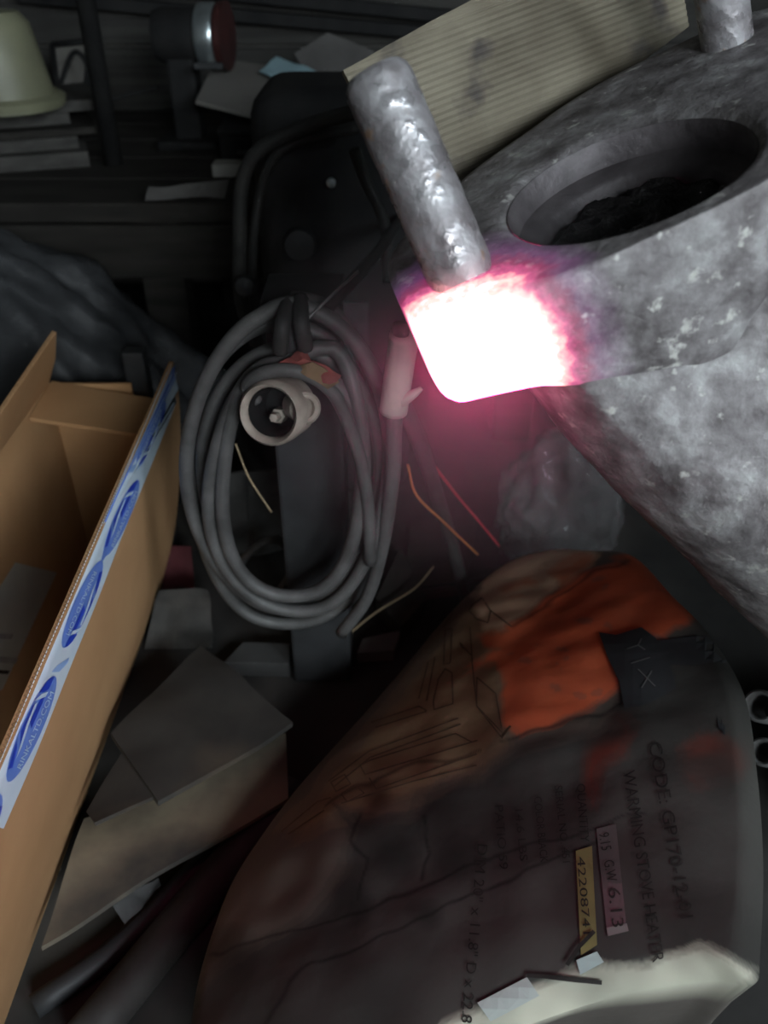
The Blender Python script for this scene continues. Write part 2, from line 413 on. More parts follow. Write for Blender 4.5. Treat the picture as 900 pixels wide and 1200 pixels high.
def heat_mat():
    m = bpy.data.materials.new('scaled_cast_steel'); m.use_nodes = True; nt = m.node_tree; N = nt.nodes; L = nt.links
    b = N['Principled BSDF']; b.inputs['Metallic'].default_value = 0.25; b.inputs['Roughness'].default_value = 0.6
    tc = N.new('ShaderNodeTexCoord')
    def ns(sc, det=7, rgh=0.6):
        n = N.new('ShaderNodeTexNoise'); n.inputs['Scale'].default_value = sc; n.inputs['Detail'].default_value = det; n.inputs['Roughness'].default_value = rgh
        L.new(tc.outputs['Object'], n.inputs['Vector']); return n.outputs['Fac']
    cr = N.new('ShaderNodeValToRGB'); e = cr.color_ramp.elements
    e[0].position = 0.32; e[0].color = (0.075, 0.065, 0.065, 1); e[1].position = 0.72; e[1].color = (0.38, 0.375, 0.37, 1)
    x = e.new(0.5); x.color = (0.185, 0.17, 0.172, 1)
    L.new(ns(38), cr.inputs[0])
    cr2 = N.new('ShaderNodeValToRGB'); e = cr2.color_ramp.elements
    e[0].position = 0.62; e[0].color = (0, 0, 0, 1); e[1].position = 0.70; e[1].color = (1, 1, 1, 1)
    L.new(ns(70, 3), cr2.inputs[0])
    mx = N.new('ShaderNodeMix'); mx.data_type = 'RGBA'; L.new(cr2.outputs[0], mx.inputs[0]); L.new(cr.outputs[0], mx.inputs[6]); mx.inputs[7].default_value = (0.46, 0.45, 0.42, 1)
    L.new(mx.outputs[2], b.inputs['Base Color'])
    bp = N.new('ShaderNodeBump'); bp.inputs['Strength'].default_value = 0.7; bp.inputs['Distance'].default_value = 0.003
    L.new(ns(120), bp.inputs['Height']); L.new(bp.outputs[0], b.inputs['Normal'])
    # heat: how hot the steel is; the pink-purple fringe imitates camera bloom
    at = N.new('ShaderNodeAttribute'); at.attribute_name = 'lug_heat'
    ad = N.new('ShaderNodeMath'); ad.operation = 'MULTIPLY_ADD'; L.new(ns(170, 3), ad.inputs[0]); ad.inputs[1].default_value = 0.22; ad.inputs[2].default_value = -0.11
    sm = N.new('ShaderNodeMath'); sm.operation = 'ADD'; L.new(at.outputs['Fac'], sm.inputs[0]); L.new(ad.outputs[0], sm.inputs[1])
    ec = N.new('ShaderNodeValToRGB'); e = ec.color_ramp.elements
    e[0].position = 0.0; e[0].color = (0, 0, 0, 1); e[1].position = 1; e[1].color = (1, 0.065, 0.26, 1)
    for p_, c_ in ((0.12, (0, 0, 0)), (0.3, (0.0015, 0.0007, 0.0018)), (0.45, (0.0042, 0.0013, 0.0040)), (0.58, (0.010, 0.0009, 0.0036)), (0.68, (0.028, 0.004, 0.011)), (0.78, (0.08, 0.034, 0.03)), (0.9, (0.45, 0.08, 0.16))):
        q = e.new(p_); q.color = (*c_, 1)
    L.new(sm.outputs[0], ec.inputs[0]); L.new(ec.outputs[0], b.inputs['Emission Color']); b.inputs['Emission Strength'].default_value = 26.0
    return m
m_hub = heat_mat()

hub_loc = w3((0.25, 0.0), -0.55)
hub = thing('wheel_hub', hub_loc, 'rough grey cast steel hub with a round bore and one lug glowing white hot', 'casting')

# flange outline, seen on its upper face (pixels), resampled smoothly
front = [(482, 372), (515, 362), (560, 350), (600, 340), (640, 330), (705, 306), (770, 275), (835, 245), (900, 212), (965, 170), (1005, 115)]
back = [(1005, 65), (965, 18), (905, 0), (855, 16), (800, 44), (745, 70), (700, 94), (655, 122), (618, 150), (580, 176), (545, 202), (505, 240), (470, 272)]
tip = [(452, 294), (449, 310), (462, 345)]
out_px = front + back + tip
pts2 = []
for i in range(len(out_px)):
    a, b = Vector(out_px[i]), Vector(out_px[(i + 1) % len(out_px)])
    k = max(1, int((b - a).length / 6))
    pts2 += [tuple(lerp(a, b, t / k)) for t in range(k)]
outl = [pl(*p) for p in pts2]
# smooth the outline a little
for _ in range(5):
    outl = [(outl[i - 1] + outl[i] * 2 + outl[(i + 1) % len(outl)]) / 4 for i in range(len(outl))]
hc = pl(732, 204)                                    # bore centre on the face
HR = (pl(594, 258) - hc).length
TH = 0.064
thk = []
for q in outl:
    px, py = pix(w3(q)); fr_ = py > 0.5 * (front[0][1] + 0) + 60 - 0.55 * (px - 480)      # points on the front side
    t_ = 0.064
    if px > 600 and fr_: t_ = float(np.interp(px, [600, 705, 790, 835, 870, 900], [0.066, 0.074, 0.088, 0.088, 0.07, 0.06]))
    elif px > 900: t_ = 0.05
    thk.append(t_)
for _ in range(4): thk = [(thk[i - 1] + 2 * thk[i] + thk[(i + 1) % len(thk)]) / 4 for i in range(len(thk))]
hot3 = w3(pl(541, 353), 0) - N_ * (TH * 0.60)
hot_ax = (w3(pl(640, 330)) - w3(pl(482, 372))).normalized()
def heat(p):
    px, py = pix(p)
    dx, dy = px - 562, py - 416
    a = math.radians(-17); u = dx * math.cos(a) + dy * math.sin(a); v = -dx * math.sin(a) + dy * math.cos(a)
    d = (abs(u / (78 if u > 0 else 84)) ** 3 + abs(v / 66) ** 3) ** (1 / 3)
    return d
def heat3(p):
    """distance from the heated end of the lug, along and across the lug in metres"""
    v = p - hot3; u = v.dot(hot_ax); n = v.dot(N_); q = v.dot(N_.cross(hot_ax))
    d = (abs(u / (0.036 if u > 0 else 0.041)) ** 3 + abs(n / (0.034 if n > 0 else 0.036)) ** 3) ** (1 / 3)
    if q > 0.012 or q < -0.012: d = max(d, 0) + max(0, abs(q) - 0.012) / 0.06
    return max(0.0, min(1.0, 1.50 - 0.62 * d))
def heated(ob):
    me = ob.data; at = me.attributes.new('lug_heat', 'FLOAT', 'POINT'); w_ = W[ob.name]
    at.data.foreach_set('value', [heat3(v.co + w_) for v in me.vertices])
# upper face: annulus between bore and outline, diced so the heat runs smoothly
K = len(outl); V, Fc = [], []
ang = [math.atan2((q - hc).y, (q - hc).x) for q in outl]
RN = 14
for i in range(K):
    inn = hc + Vector((math.cos(ang[i]), math.sin(ang[i]))) * HR
    for j in range(RN + 1):
        t = j / RN
        e = max(0.0, (t - 0.9) / 0.1); h = -0.004 * e * e
        e2 = max(0.0, (0.12 - t) / 0.12); h -= 0.004 * e2 * e2
        V.append(w3(lerp(inn, outl[i], t), h))
for i in range(K):
    for j in range(RN):
        a = i * (RN + 1) + j; b = ((i + 1) % K) * (RN + 1) + j; Fc.append((a, a + 1, b + 1, b))
# side of the flange
SN = 14; side0 = len(V)
cen2 = sum((q for q in outl), Vector((0, 0))) / K
for i in range(K):
    for j in range(1, SN + 1):
        t = j / SN; h = -0.004 - (thk[i] - 0.004) * t
        e = max(0.0, (t - 0.9) / 0.1); q = lerp(outl[i], cen2, 0.02 * e * e)
        V.append(w3(q, h))
def sv(i, j): i %= K; return i * (RN + 1) + RN if j == 0 else side0 + i * SN + j - 1
for i in range(K):
    for j in range(SN): Fc.append((sv(i, j), sv(i, j + 1), sv(i + 1, j + 1), sv(i + 1, j)))
# underside ring in to the body
u0 = len(V)
for i in range(K): V.append(w3(lerp(outl[i], hc, 0.55), -max(thk[i], 0.05)))
for i in range(K): Fc.append((sv(i, SN), u0 + i, u0 + (i + 1) % K, sv(i + 1, SN)))
fo = mk('flange', V, Fc, m_hub, hub, smooth=True); shade_sharp(fo, 55); heated(fo)
# bore: upper wall, ledge, deeper bore
c3 = w3(hc)
lathe('bore', [(HR, -0.003), (HR * 0.985, -0.006), (HR * 0.97, -0.020), (HR * 0.84, -0.024), (HR * 0.80, -0.027), (HR * 0.77, -0.060)], c3, N_,
      mat('bore_steel', (0.055, 0.047, 0.05), (0.10, 0.088, 0.092), 40, 0.6, metal=0.3, bump=0.4), hub, seg=72, caps=False)
gp = []
for i in range(25):
    for j in range(48):
        r_ = HR * 0.775 * i / 24; t_ = 2 * math.pi * j / 48; q = hc + Vector((math.cos(t_), math.sin(t_))) * r_
        gp.append(w3(q, -0.034 + 0.010 * noise.noise(Vector((q.x, q.y, 0)) * 60) + 0.006 * noise.noise(Vector((q.x, q.y, 3)) * 150)))
mk('grit_fill', gp, [(i * 48 + j, i * 48 + (j + 1) % 48, (i + 1) * 48 + (j + 1) % 48, (i + 1) * 48 + j) for i in range(24) for j in range(48)],
   mat('black_grit', (0.012, 0.011, 0.011), (0.03, 0.027, 0.027), 150, 0.45, bump=0.8, c3=(0.2, 0.2, 0.2), s3=120, lo3=0.68, hi3=0.72), hub, smooth=True)
# tapering body under the flange, leaning over to the right
AXB = Vector((0.64, 0.03, -0.765)).normalized()
b0 = w3(pl(750, 215), -0.045)
V, Fc = [], []; SEG = K; HN = 60; LB = 0.56
d_ = AXB; a_ = (E1 - d_ * E1.dot(d_)).normalized(); b_ = (E2 - d_ * E2.dot(d_) - a_ * E2.dot(a_)).normalized()
for i in range(HN + 1):
    t = i / HN; h = t * LB; r = 0.108 - 0.029 * t + 0.003 * math.sin(t * 9)
    k_ = min(1.0, t / 0.34); k_ = k_ * k_ * (3 - 2 * k_)
    for j in range(SEG):
        th = ang[j]; dr = a_ * math.cos(th) + b_ * math.sin(th)
        rr = min((outl[j] - hc).length * 0.965, 0.106)
        tp0 = w3(hc + Vector((math.cos(th), math.sin(th))) * rr, -thk[j] * 0.96)
        p = lerp(tp0 + d_ * h, b0 + d_ * h + dr * r, k_)
        V.append(p + dr * (0.003 * noise.noise(p * 14) + 0.0012 * noise.noise(p * 60)))
for i in range(HN):
    for j in range(SEG): Fc.append((i * SEG + j, i * SEG + (j + 1) % SEG, (i + 1) * SEG + (j + 1) % SEG, (i + 1) * SEG + j))
Fc.append(tuple(range(SEG))); Fc.append(tuple(range(HN * SEG, (HN + 1) * SEG)))
bo = mk('body', V, Fc, m_hub, hub, smooth=True); shade_sharp(bo, 60)
end_c = b0 + d_ * LB

# pin standing on the lug
m_pin = mat('scaly_pin_steel', (0.20, 0.18, 0.185), (0.36, 0.35, 0.36), 60, 0.5, metal=0.45, bump=0.35, bscale=150, c3=(0.32, 0.2, 0.12), s3=50, lo3=0.62, hi3=0.7)
def shiny_pin():
    m = m_pin; nt = m.node_tree; N = nt.nodes; L = nt.links; b = N['Principled BSDF']
    tc = N.new('ShaderNodeTexCoord'); n = N.new('ShaderNodeTexNoise'); n.inputs['Scale'].default_value = 75; n.inputs['Detail'].default_value = 3
    L.new(tc.outputs['Object'], n.inputs['Vector']); r = N.new('ShaderNodeMapRange'); r.inputs[1].default_value = 0.45; r.inputs[2].default_value = 0.6; r.inputs[3].default_value = 0.6; r.inputs[4].default_value = 0.16
    L.new(n.outputs['Fac'], r.inputs[0]); L.new(r.outputs[0], b.inputs['Roughness'])
shiny_pin()
pb = w3(pl(540, 322), 0.0); pt = P(438, 84, 0.455)
ax = (pt - pb); Lp = ax.length; pr = 0.0192
prof = [(pr * 0.9, -0.004), (pr, 0.003)] + [(pr * (1 + 0.012 * math.sin(k * 2.3)), 0.003 + (Lp - 0.010) * k / 16) for k in range(1, 17)] + [(pr * 0.93, Lp - 0.003), (pr * 0.8, Lp), (0.0005, Lp + 0.001)]
lathe('pin', prof, pb, ax, m_pin, hub, seg=48)
# a second pin on the far side of the rim
pb2 = w3(pl(852, 48), -0.006)
lathe('pin', [(0.017, 0), (0.017, 0.07), (0.0005, 0.072)], pb2, N_, m_pin, hub, seg=32)

# stump that carries the lower end of the hub (past the right edge of the picture)
sx, sy = end_c.x + 0.06, end_c.y
sz = end_c.z - 0.055
st = thing('wood_stump', (sx, sy, 0), 'round wooden chopping stump under the lower end of the cast hub', 'stump')
lathe('trunk', [(0.14, 0), (0.135, 0.03), (0.13, sz - 0.01), (0.122, sz), (0.0005, sz + 0.0005)], (sx, sy, 0), (0, 0, 1), m_wood, st, seg=40)
lathe('bark', [(0.142, 0.004), (0.146, 0.02), (0.14, sz * 0.6), (0.135, sz - 0.015), (0.131, sz - 0.012), (0.13, 0.02)], (sx, sy, 0), (0, 0, 1), mat('bark', (0.05, 0.04, 0.03), (0.03, 0.024, 0.02), 30, 0.9, bump=0.6), st, seg=40, closed_prof=True)

# ================================================================== corrugated card tucked behind the hub
m_ridge = bpy.data.materials.new('ribbed_card'); m_ridge.use_nodes = True
def ridge():
    nt = m_ridge.node_tree; N = nt.nodes; L = nt.links; b = N['Principled BSDF']; b.inputs['Roughness'].default_value = 0.8; b.inputs['Specular IOR Level'].default_value = 0.2
    tc = N.new('ShaderNodeTexCoord'); n = N.new('ShaderNodeTexNoise'); n.inputs['Scale'].default_value = 14; n.inputs['Detail'].default_value = 6
    L.new(tc.outputs['Object'], n.inputs['Vector'])
    cr = N.new('ShaderNodeValToRGB'); e = cr.color_ramp.elements; e[0].position = 0.35; e[0].color = (0.115, 0.098, 0.072, 1); e[1].position = 0.65; e[1].color = (0.19, 0.168, 0.125, 1)
    L.new(n.outputs['Fac'], cr.inputs[0])
    n2 = N.new('ShaderNodeTexNoise'); n2.inputs['Scale'].default_value = 20; n2.inputs['Detail'].default_value = 4; L.new(tc.outputs['Object'], n2.inputs['Vector'])
    r = N.new('ShaderNodeMapRange'); r.inputs[1].default_value = 0.56; r.inputs[2].default_value = 0.66; L.new(n2.outputs['Fac'], r.inputs[0])
    mx = N.new('ShaderNodeMix'); mx.data_type = 'RGBA'; L.new(r.outputs[0], mx.inputs[0]); L.new(cr.outputs[0], mx.inputs[6]); mx.inputs[7].default_value = (0.065, 0.055, 0.05, 1)
    L.new(mx.outputs[2], b.inputs['Base Color'])
ridge()
cc = [P(402, 82, 0.60), P(566, -6, 0.63), P(690, -60, 0.66), P(800, -8, 0.67), P(806, 32, 0.67), P(690, 120, 0.66), P(560, 215, 0.645), P(500, 262, 0.63)]
cn = (cc[1] - cc[7]).cross(cc[4] - cc[7]).normalized()
if cn.dot(CAM - cc[0]) < 0: cn = -cn
c0 = cc[7]
cc = [PPL(*pix(p), c0, cn) for p in cc]
# ribs run up to the right: build a fluted face, cut to the outline
rd = (PPL(700, 30, c0, cn) - PPL(440, 130, c0, cn)).normalized(); rq = cn.cross(rd)
co2 = [((p - c0).dot(rd), (p - c0).dot(rq)) for p in cc]
bm = bmesh.new(); bm.faces.new([bm.verts.new((x, y, 0)) for x, y in co2])
ylo, yhi = min(c[1] for c in co2), max(c[1] for c in co2); PITCHR = 0.0048; y = ylo
k = 0
while y < yhi:
    bmesh.ops.bisect_plane(bm, geom=bm.verts[:] + bm.edges[:] + bm.faces[:], plane_co=(0, y, 0), plane_no=(0, 1, 0)); y += PITCHR / 4; k += 1
top = [(c0 + rd * v.co.x + rq * v.co.y + cn * (0.0004 * math.cos((v.co.y - ylo) / PITCHR * 2 * math.pi) + 0.006 * noise.noise(Vector((v.co.x * 8, v.co.y * 8, 0))))) for v in bm.verts]
bm.verts.index_update()
fs = [tuple(v.index for v in f.verts) for f in bm.faces]; n0 = len(top)
fs2 = [tuple(n0 + i for i in reversed(f)) for f in fs]; edge = [(e.verts[0].index, e.verts[1].index) for e in bm.edges if len(e.link_faces) == 1]; bm.free()
rc = mk('corrugated_sheet', top + [p - cn * 0.005 for p in top], fs + fs2 + [(a, b, n0 + b, n0 + a) for a, b in edge], m_ridge)
tag(rc, 'torn grey-brown piece of ribbed corrugated cardboard leaning behind the steel pin', 'cardboard')

# ================================================================== open carton with the printed tape
bx_ = thing('open_carton', (-0.33, 0.7, 0), 'open brown cardboard carton with blue and white printed tape along one flap', 'box')
ZT = 0.358
A = PZ(203, 424, ZT); yA = A.y
farpx = [(203, 424), (210, 470), (211, 540), (205, 620), (188, 690)]
B = PZ(-30, 968, ZT)
far = [PY(px, py, yA) for px, py in farpx]
zC = far[-1].z
D = PZ(-8, 1236, zC)
rows = []
fc = catmull(far, 5)
for i, p in enumerate(fc):
    t = i / (len(fc) - 1); q = lerp(B, D, t) + Vector((0.010 * math.sin(math.pi * t), 0, 0))
    rows.append([lerp(p, q, s / 20) for s in range(21)])
rf = patch('flap', rows, m_card, bx_, th=0.005, out=Vector((1, 0, 0)))
rs = Surf.of(rf)
# fluted edge of the raised flap
fl_pts = []
e0, e1 = rows[0][0], rows[0][-1]
n = 150; V, Fc = [], []
for i in range(n * 2 + 1):
    p = lerp(e0, e1, i / (n * 2)); s = 0.0012 if i % 2 else -0.0012
    V += [p + Vector((-0.0025 + s - 0.0006, 0, 0.0008)), p + Vector((-0.0025 + s + 0.0006, 0, 0.0008)), p + Vector((-0.0025 + s + 0.0006, 0, -0.0006)), p + Vector((-0.0025 + s - 0.0006, 0, -0.0006))]
    if i:
        k = 4 * i
        for q in range(4): Fc.append((k - 4 + q, k - 4 + (q + 1) % 4, k + (q + 1) % 4, k + q))
mk('fluting', V, Fc, m_flute, rf)
# the other walls
fold_far, fold_near = rows[-1][0], rows[-1][-1]
zl = 0.30
lfc = PZ(57, 450, zl); xl = lfc.x; yf = lfc.y + 0.004; yn = min(fold_near.y, B.y) + 0.01
lw = box('wall', (xl - 0.005, yn, 0.001), (xl, yf, zl), m_card, bx_, bevel=0)
box('wall', (xl, yf - 0.005, 0.001), (fold_far.x - 0.006, yf, zl), m_card, bx_, bevel=0)
box('wall', (xl, yn, 0.001), (fold_near.x - 0.008, yn + 0.005, 0.25), m_card, bx_, bevel=0)
box('bottom', (xl, yn + 0.005, 0.002), (min(fold_far.x, fold_near.x) - 0.007, yf - 0.005, 0.007), m_card, bx_, bevel=0)
# left flap, standing up and leaning in
lt = [Vector((xl, lfc.y, zl)), Vector((xl, 0.50, zl))]
tp = [PY(66, 389, yf - 0.02), PX(-40, 545, xl + 0.02)]
rowsl = [[lerp(tp[0], tp[1], s / 12) for s in range(13)], [lerp(lerp(tp[0], lt[0], .5), lerp(tp[1], lt[1], .5), s / 12) + Vector((0.004, 0, 0)) for s in range(13)], [lerp(lt[0], lt[1], s / 12) for s in range(13)]]
lf = patch('flap', rowsl, m_card, bx_, th=0.005, out=Vector((1, 0, 0)))
V, Fc = [], []
for i in range(141):
    p = lerp(tp[0], tp[1], i / 140); s = 0.0012 if i % 2 else -0.0012
    V += [p + Vector((-0.0025 + s - 0.0007, 0, 0.0012)), p + Vector((-0.0025 + s + 0.0007, 0, 0.0012)), p + Vector((-0.0025 + s + 0.0007, 0, -0.001)), p + Vector((-0.0025 + s - 0.0007, 0, -0.001))]
    if i:
        k = 4 * i
        for q in range(4): Fc.append((k - 4 + q, k - 4 + (q + 1) % 4, k + (q + 1) % 4, k + q))
mk('fluting', V, Fc, m_flute, lf)
# end flap folded in across the far end
ef = [PZ(59, 447, zl), PZ(215, 470, zl), PZ(215, 512, zl - 0.006), PZ(27, 489, zl - 0.004)]
ef[0].x = max(ef[0].x, xl + 0.002); ef[3].x = max(ef[3].x, xl + 0.002)
xr_ = PY(196, 470, ef[1].y).x; ef[1].x = min(ef[1].x, A.x - 0.015); ef[2].x = min(ef[2].x, A.x - 0.02)
sheet('flap', ef, m_card, bx_, 10, 6, 0.002, 9, 0.005)
# white paper label inside the carton
ls = Surf.of(lw)
decal('paper_label', ls, [(17, 659), (66, 671), (2, 808), (-50, 830), (-60, 780)], m_white, bx_, 0.001)
decal('label_print', ls, [(-20, 742), (14, 743), (12, 749), (-22, 748)], m_greyink, bx_, 0.0016)
decal('label_print', ls, [(-30, 767), (20, 771), (17, 778), (-33, 774)], m_greyink, bx_, 0.0016)
decal('label_print', ls, [(-30, 783), (10, 786), (8, 790), (-33, 788)], m_ink, bx_, 0.0016)
# tape along the flap edge
lpx = [(200, 424), (181, 468), (150, 538), (119, 610), (84, 690), (47, 775), (8, 868), (-32, 962)]
rpx = [(210, 462), (194, 502), (169, 564), (144, 624), (114, 702), (81, 783), (42, 881), (3, 971)]
TW = 6
trow = []
lc = [Vector((*p, 0)) for p in lpx]; rcx = [Vector((*p, 0)) for p in rpx]
lcs, rcs = catmull(lc, 4), catmull(rcx, 4)
for a, b in zip(lcs, rcs):
    trow.append([rs.at(*lerp(a, b, 0.07 + 0.93 * j / TW)[:2], 0.0007) for j in range(TW + 1)])
V = [p for r in trow for p in r]; Fc = [(i * (TW + 1) + j, i * (TW + 1) + j + 1, (i + 1) * (TW + 1) + j + 1, (i + 1) * (TW + 1) + j) for i in range(len(trow) - 1) for j in range(TW)]
tp_ = mk('printed_tape', V, Fc, m_tape, rf, smooth=True); tp_['label'] = 'pale blue packing tape printed with blue oval marks'
# torn far end of the tape, standing proud of the flap
decal('tape_end', rs, [(196, 436), (199, 416), (202, 424), (204, 417), (206, 428), (207, 446), (209, 462), (203, 474)], m_tape, rf, 0.0012)
TD = Vector((-0.405, 0.914)); TN = Vector((0.914, 0.405))
def tp2(c, l, s): q = Vector(c) + TD * l + TN * s; return (q.x, q.y)
def oval(c, hl, hw, n=28, k0=0, k1=1):
    return [tp2(c, hl * math.cos(2 * math.pi * (k0 + (k1 - k0) * i / n)), hw * math.sin(2 * math.pi * (k0 + (k1 - k0) * i / n))) for i in range(n)]
ovals = [((35, 854), 68, 12, 1), ((95, 708), 56, 10, -1), ((141, 607), 49, 8.5, 1), ((176, 508), 41, 6.5, -1), ((202, 440), 24, 4.2, 1), ((-26, 985), 60, 13, -1)]
for c, hl, hw, s in ovals:
    ov = decal('oval_mark', rs, oval(c, hl, hw), m_tblue, tp_, 0.0012, step=12)
    # dark cap, dark blades and the white swoosh between them
    decal('oval_cap', rs, [tp2(c, -s * hl * a, -s * hw * b) for a, b in ((0.98, 0.05), (0.93, 0.35), (0.8, 0.6), (0.62, 0.8), (0.66, 0.45), (0.74, 0.1))], m_tdark, ov, 0.0017)
    decal('oval_blade', rs, [tp2(c, -s * hl * a, -s * hw * b) for a, b in ((0.60, 0.12), (0.56, 0.42), (0.1, 0.5), (0.0, 0.1))], m_tdark, ov, 0.0017)
    decal('oval_blade', rs, [tp2(c, -s * hl * a, -s * hw * b) for a, b in ((0.42, 0.72), (0.38, 0.88), (-0.12, 0.92), (-0.34, 0.45), (-0.1, 0.55))], m_tdark, ov, 0.0017)
    decal('oval_blade', rs, [tp2(c, -s * hl * a, -s * hw * b) for a, b in ((-0.3, 0.92), (-0.8, 0.55), (-0.75, 0.25), (-0.42, 0.6))], m_tdark, ov, 0.0017)
    decal('oval_swoosh', rs, [tp2(c, -s * hl * a, -s * hw * b) for a, b in ((0.70, 0.05), (0.62, 0.55), (0.45, 0.98), (0.52, 0.55), (0.60, 0.1))], m_twhite, ov, 0.0019)
    decal('oval_swoosh', rs, [tp2(c, -s * hl * a, -s * hw * b) for a, b in ((0.45, 0.62), (0.1, 0.55), (-0.35, 0.28), (-0.6, 0.3), (-0.4, 0.42), (0.0, 0.72), (0.4, 0.78))], m_twhite, ov, 0.0019)
    # both lie with the lettering on the side away from the blades, alternately turned round
    if s > 0: lettering('tape_lettering', rs, 'RINKALTD.COM', tp2(c, hl * 0.72, hw * 0.50), tp2(c, -hl * 0.72, hw * 0.50), hw * 0.42, m_twhite, ov, 0.0021)
    else: lettering('tape_lettering', rs, 'RINKALTD.COM', tp2(c, -hl * 0.72, -hw * 0.50), tp2(c, hl * 0.72, -hw * 0.50), hw * 0.42, m_twhite, ov, 0.0021)
for (a, b) in (((71, 782), 0), ((160, 548), 0)):
    decal('tape_fleck', rs, [tp2(a, -14, 3), tp2(a, -8, 4), tp2(a, 6, -1), tp2(a, 10, -9), tp2(a, 0, -6)], m_tmid, tp_, 0.0012)
decal('tape_fleck', rs, [tp2((121, 640), 0, 4), tp2((121, 640), 12, 6), tp2((121, 640), 20, 4), tp2((121, 640), 4, 1)], m_tblue, tp_, 0.0012)

# ================================================================== the big battered heater carton
q1, q2, q3 = PZ(640, 650, 0.14), PZ(300, 1050, 0.12), PZ(760, 1130, 0.26)
pn = (q2 - q1).cross(q3 - q1).normalized()
if pn.z < 0: pn = -pn
def cpt(px, py): return PPL(px, py, q1, pn)
outpx = [(205, 1262), (213, 1205), (222, 1150), (240, 1090), (270, 1020), (330, 936), (400, 858), (470, 778), (540, 698), (590, 655), (640, 637), (690, 637), (738, 642),
         (785, 688), (826, 730), (868, 800), (884, 900), (890, 1000), (886, 1100), (878, 1138), (830, 1134), (760, 1143), (700, 1157), (620, 1184), (540, 1216), (440, 1262), (330, 1296), (250, 1296)]
ob_ = catmull([cpt(*p) for p in outpx], 18, True); NB = len(ob_); MB = 130
cc_ = cpt(575, 965)
V, Fc, ring = [], [], []
for i in range(NB):
    for j in range(MB + 1):
        r = (j / MB) ** 0.9
        p = lerp(cc_, ob_[i], r)
        roll = max(0.0, (r - 0.93) / 0.07)
        h = 0.022 * (1 - r ** 3) - 0.012 * roll ** 2 + 0.007 * noise.noise(p * 9) * (1 - r ** 6) + 0.003 * noise.noise(p * 25) * (1 - r ** 6)
        V.append(p + pn * h)
ncap = len(V)
# sides down to the floor
SK = 8
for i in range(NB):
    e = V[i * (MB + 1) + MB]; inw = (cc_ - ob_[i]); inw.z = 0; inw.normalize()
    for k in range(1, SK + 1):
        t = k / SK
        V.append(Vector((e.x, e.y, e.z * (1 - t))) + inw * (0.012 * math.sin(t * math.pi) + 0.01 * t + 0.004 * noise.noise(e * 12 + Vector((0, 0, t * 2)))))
def cv(i, j): i %= NB; return i * (MB + 1) + j if j <= MB else ncap + i * SK + (j - MB - 1)
for i in range(NB):
    for j in range(MB + SK): Fc.append((cv(i, j), cv(i, j + 1), cv(i + 1, j + 1), cv(i + 1, j)))
base_c = Vector((cc_.x, cc_.y, 0))
def seg_d(x, y, ln):
    best = 1e9
    for (ax_, ay), (bx2, by) in zip(ln[:-1], ln[1:]):
        dx, dy = bx2 - ax_, by - ay; t = max(0, min(1, ((x - ax_) * dx + (y - ay) * dy) / (dx * dx + dy * dy)))
        best = min(best, math.hypot(x - ax_ - t * dx, y - ay - t * dy))
    return best
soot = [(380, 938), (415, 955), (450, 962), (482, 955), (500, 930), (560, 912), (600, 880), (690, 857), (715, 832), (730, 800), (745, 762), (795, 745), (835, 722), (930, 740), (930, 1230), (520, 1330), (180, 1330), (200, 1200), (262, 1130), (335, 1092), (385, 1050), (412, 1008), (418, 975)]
orange = [(548, 786), (572, 768), (560, 745), (604, 728), (640, 702), (690, 668), (740, 646), (800, 690), (818, 722), (780, 748), (742, 745), (718, 775), (726, 806), (690, 835), (650, 850), (606, 862), (588, 846), (590, 800), (582, 778)]
pale = [(556, 700), (575, 664), (610, 648), (662, 634), (705, 644), (690, 664), (650, 690), (615, 718), (590, 735), (566, 738), (560, 715)]
light_band = [(500, 1240), (525, 1200), (565, 1180), (610, 1158), (640, 1150), (665, 1138), (695, 1124), (720, 1130), (760, 1126), (800, 1113), (825, 1108), (855, 1122), (890, 1140), (850, 1175), (760, 1190), (700, 1205), (620, 1230), (560, 1270)]  # sunlit strip by the near fold, painted into the carton colour
faint = [[(690, 860), (720, 838), (745, 850), (735, 880), (710, 900), (698, 945), (688, 930)], [(800, 880), (830, 866), (870, 868), (872, 905), (815, 922), (795, 905)]]
blots = [((465, 1005), 34), ((415, 1060), 30), ((535, 1005), 34), ((270, 1115), 40), ((445, 930), 20), ((500, 1070), 24)]
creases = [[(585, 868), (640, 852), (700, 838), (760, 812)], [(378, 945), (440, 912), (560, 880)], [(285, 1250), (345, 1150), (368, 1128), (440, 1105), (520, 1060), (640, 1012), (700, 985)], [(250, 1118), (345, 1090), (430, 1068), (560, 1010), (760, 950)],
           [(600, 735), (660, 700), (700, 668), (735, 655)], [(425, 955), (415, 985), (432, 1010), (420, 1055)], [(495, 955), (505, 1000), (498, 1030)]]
drawn = [(330, 985), (372, 930), (440, 850), (500, 775), (560, 692), (592, 735), (592, 866), (560, 905), (480, 935), (420, 955)]
OFF = [(0, 0), (1, 0.3), (-0.8, 0.7), (0.2, -1), (-0.6, -0.6), (0.7, 0.8)]
def soft(x, y, poly, r): return sum(inside(x + r * a, y + r * b, poly) for a, b in OFF) / len(OFF)
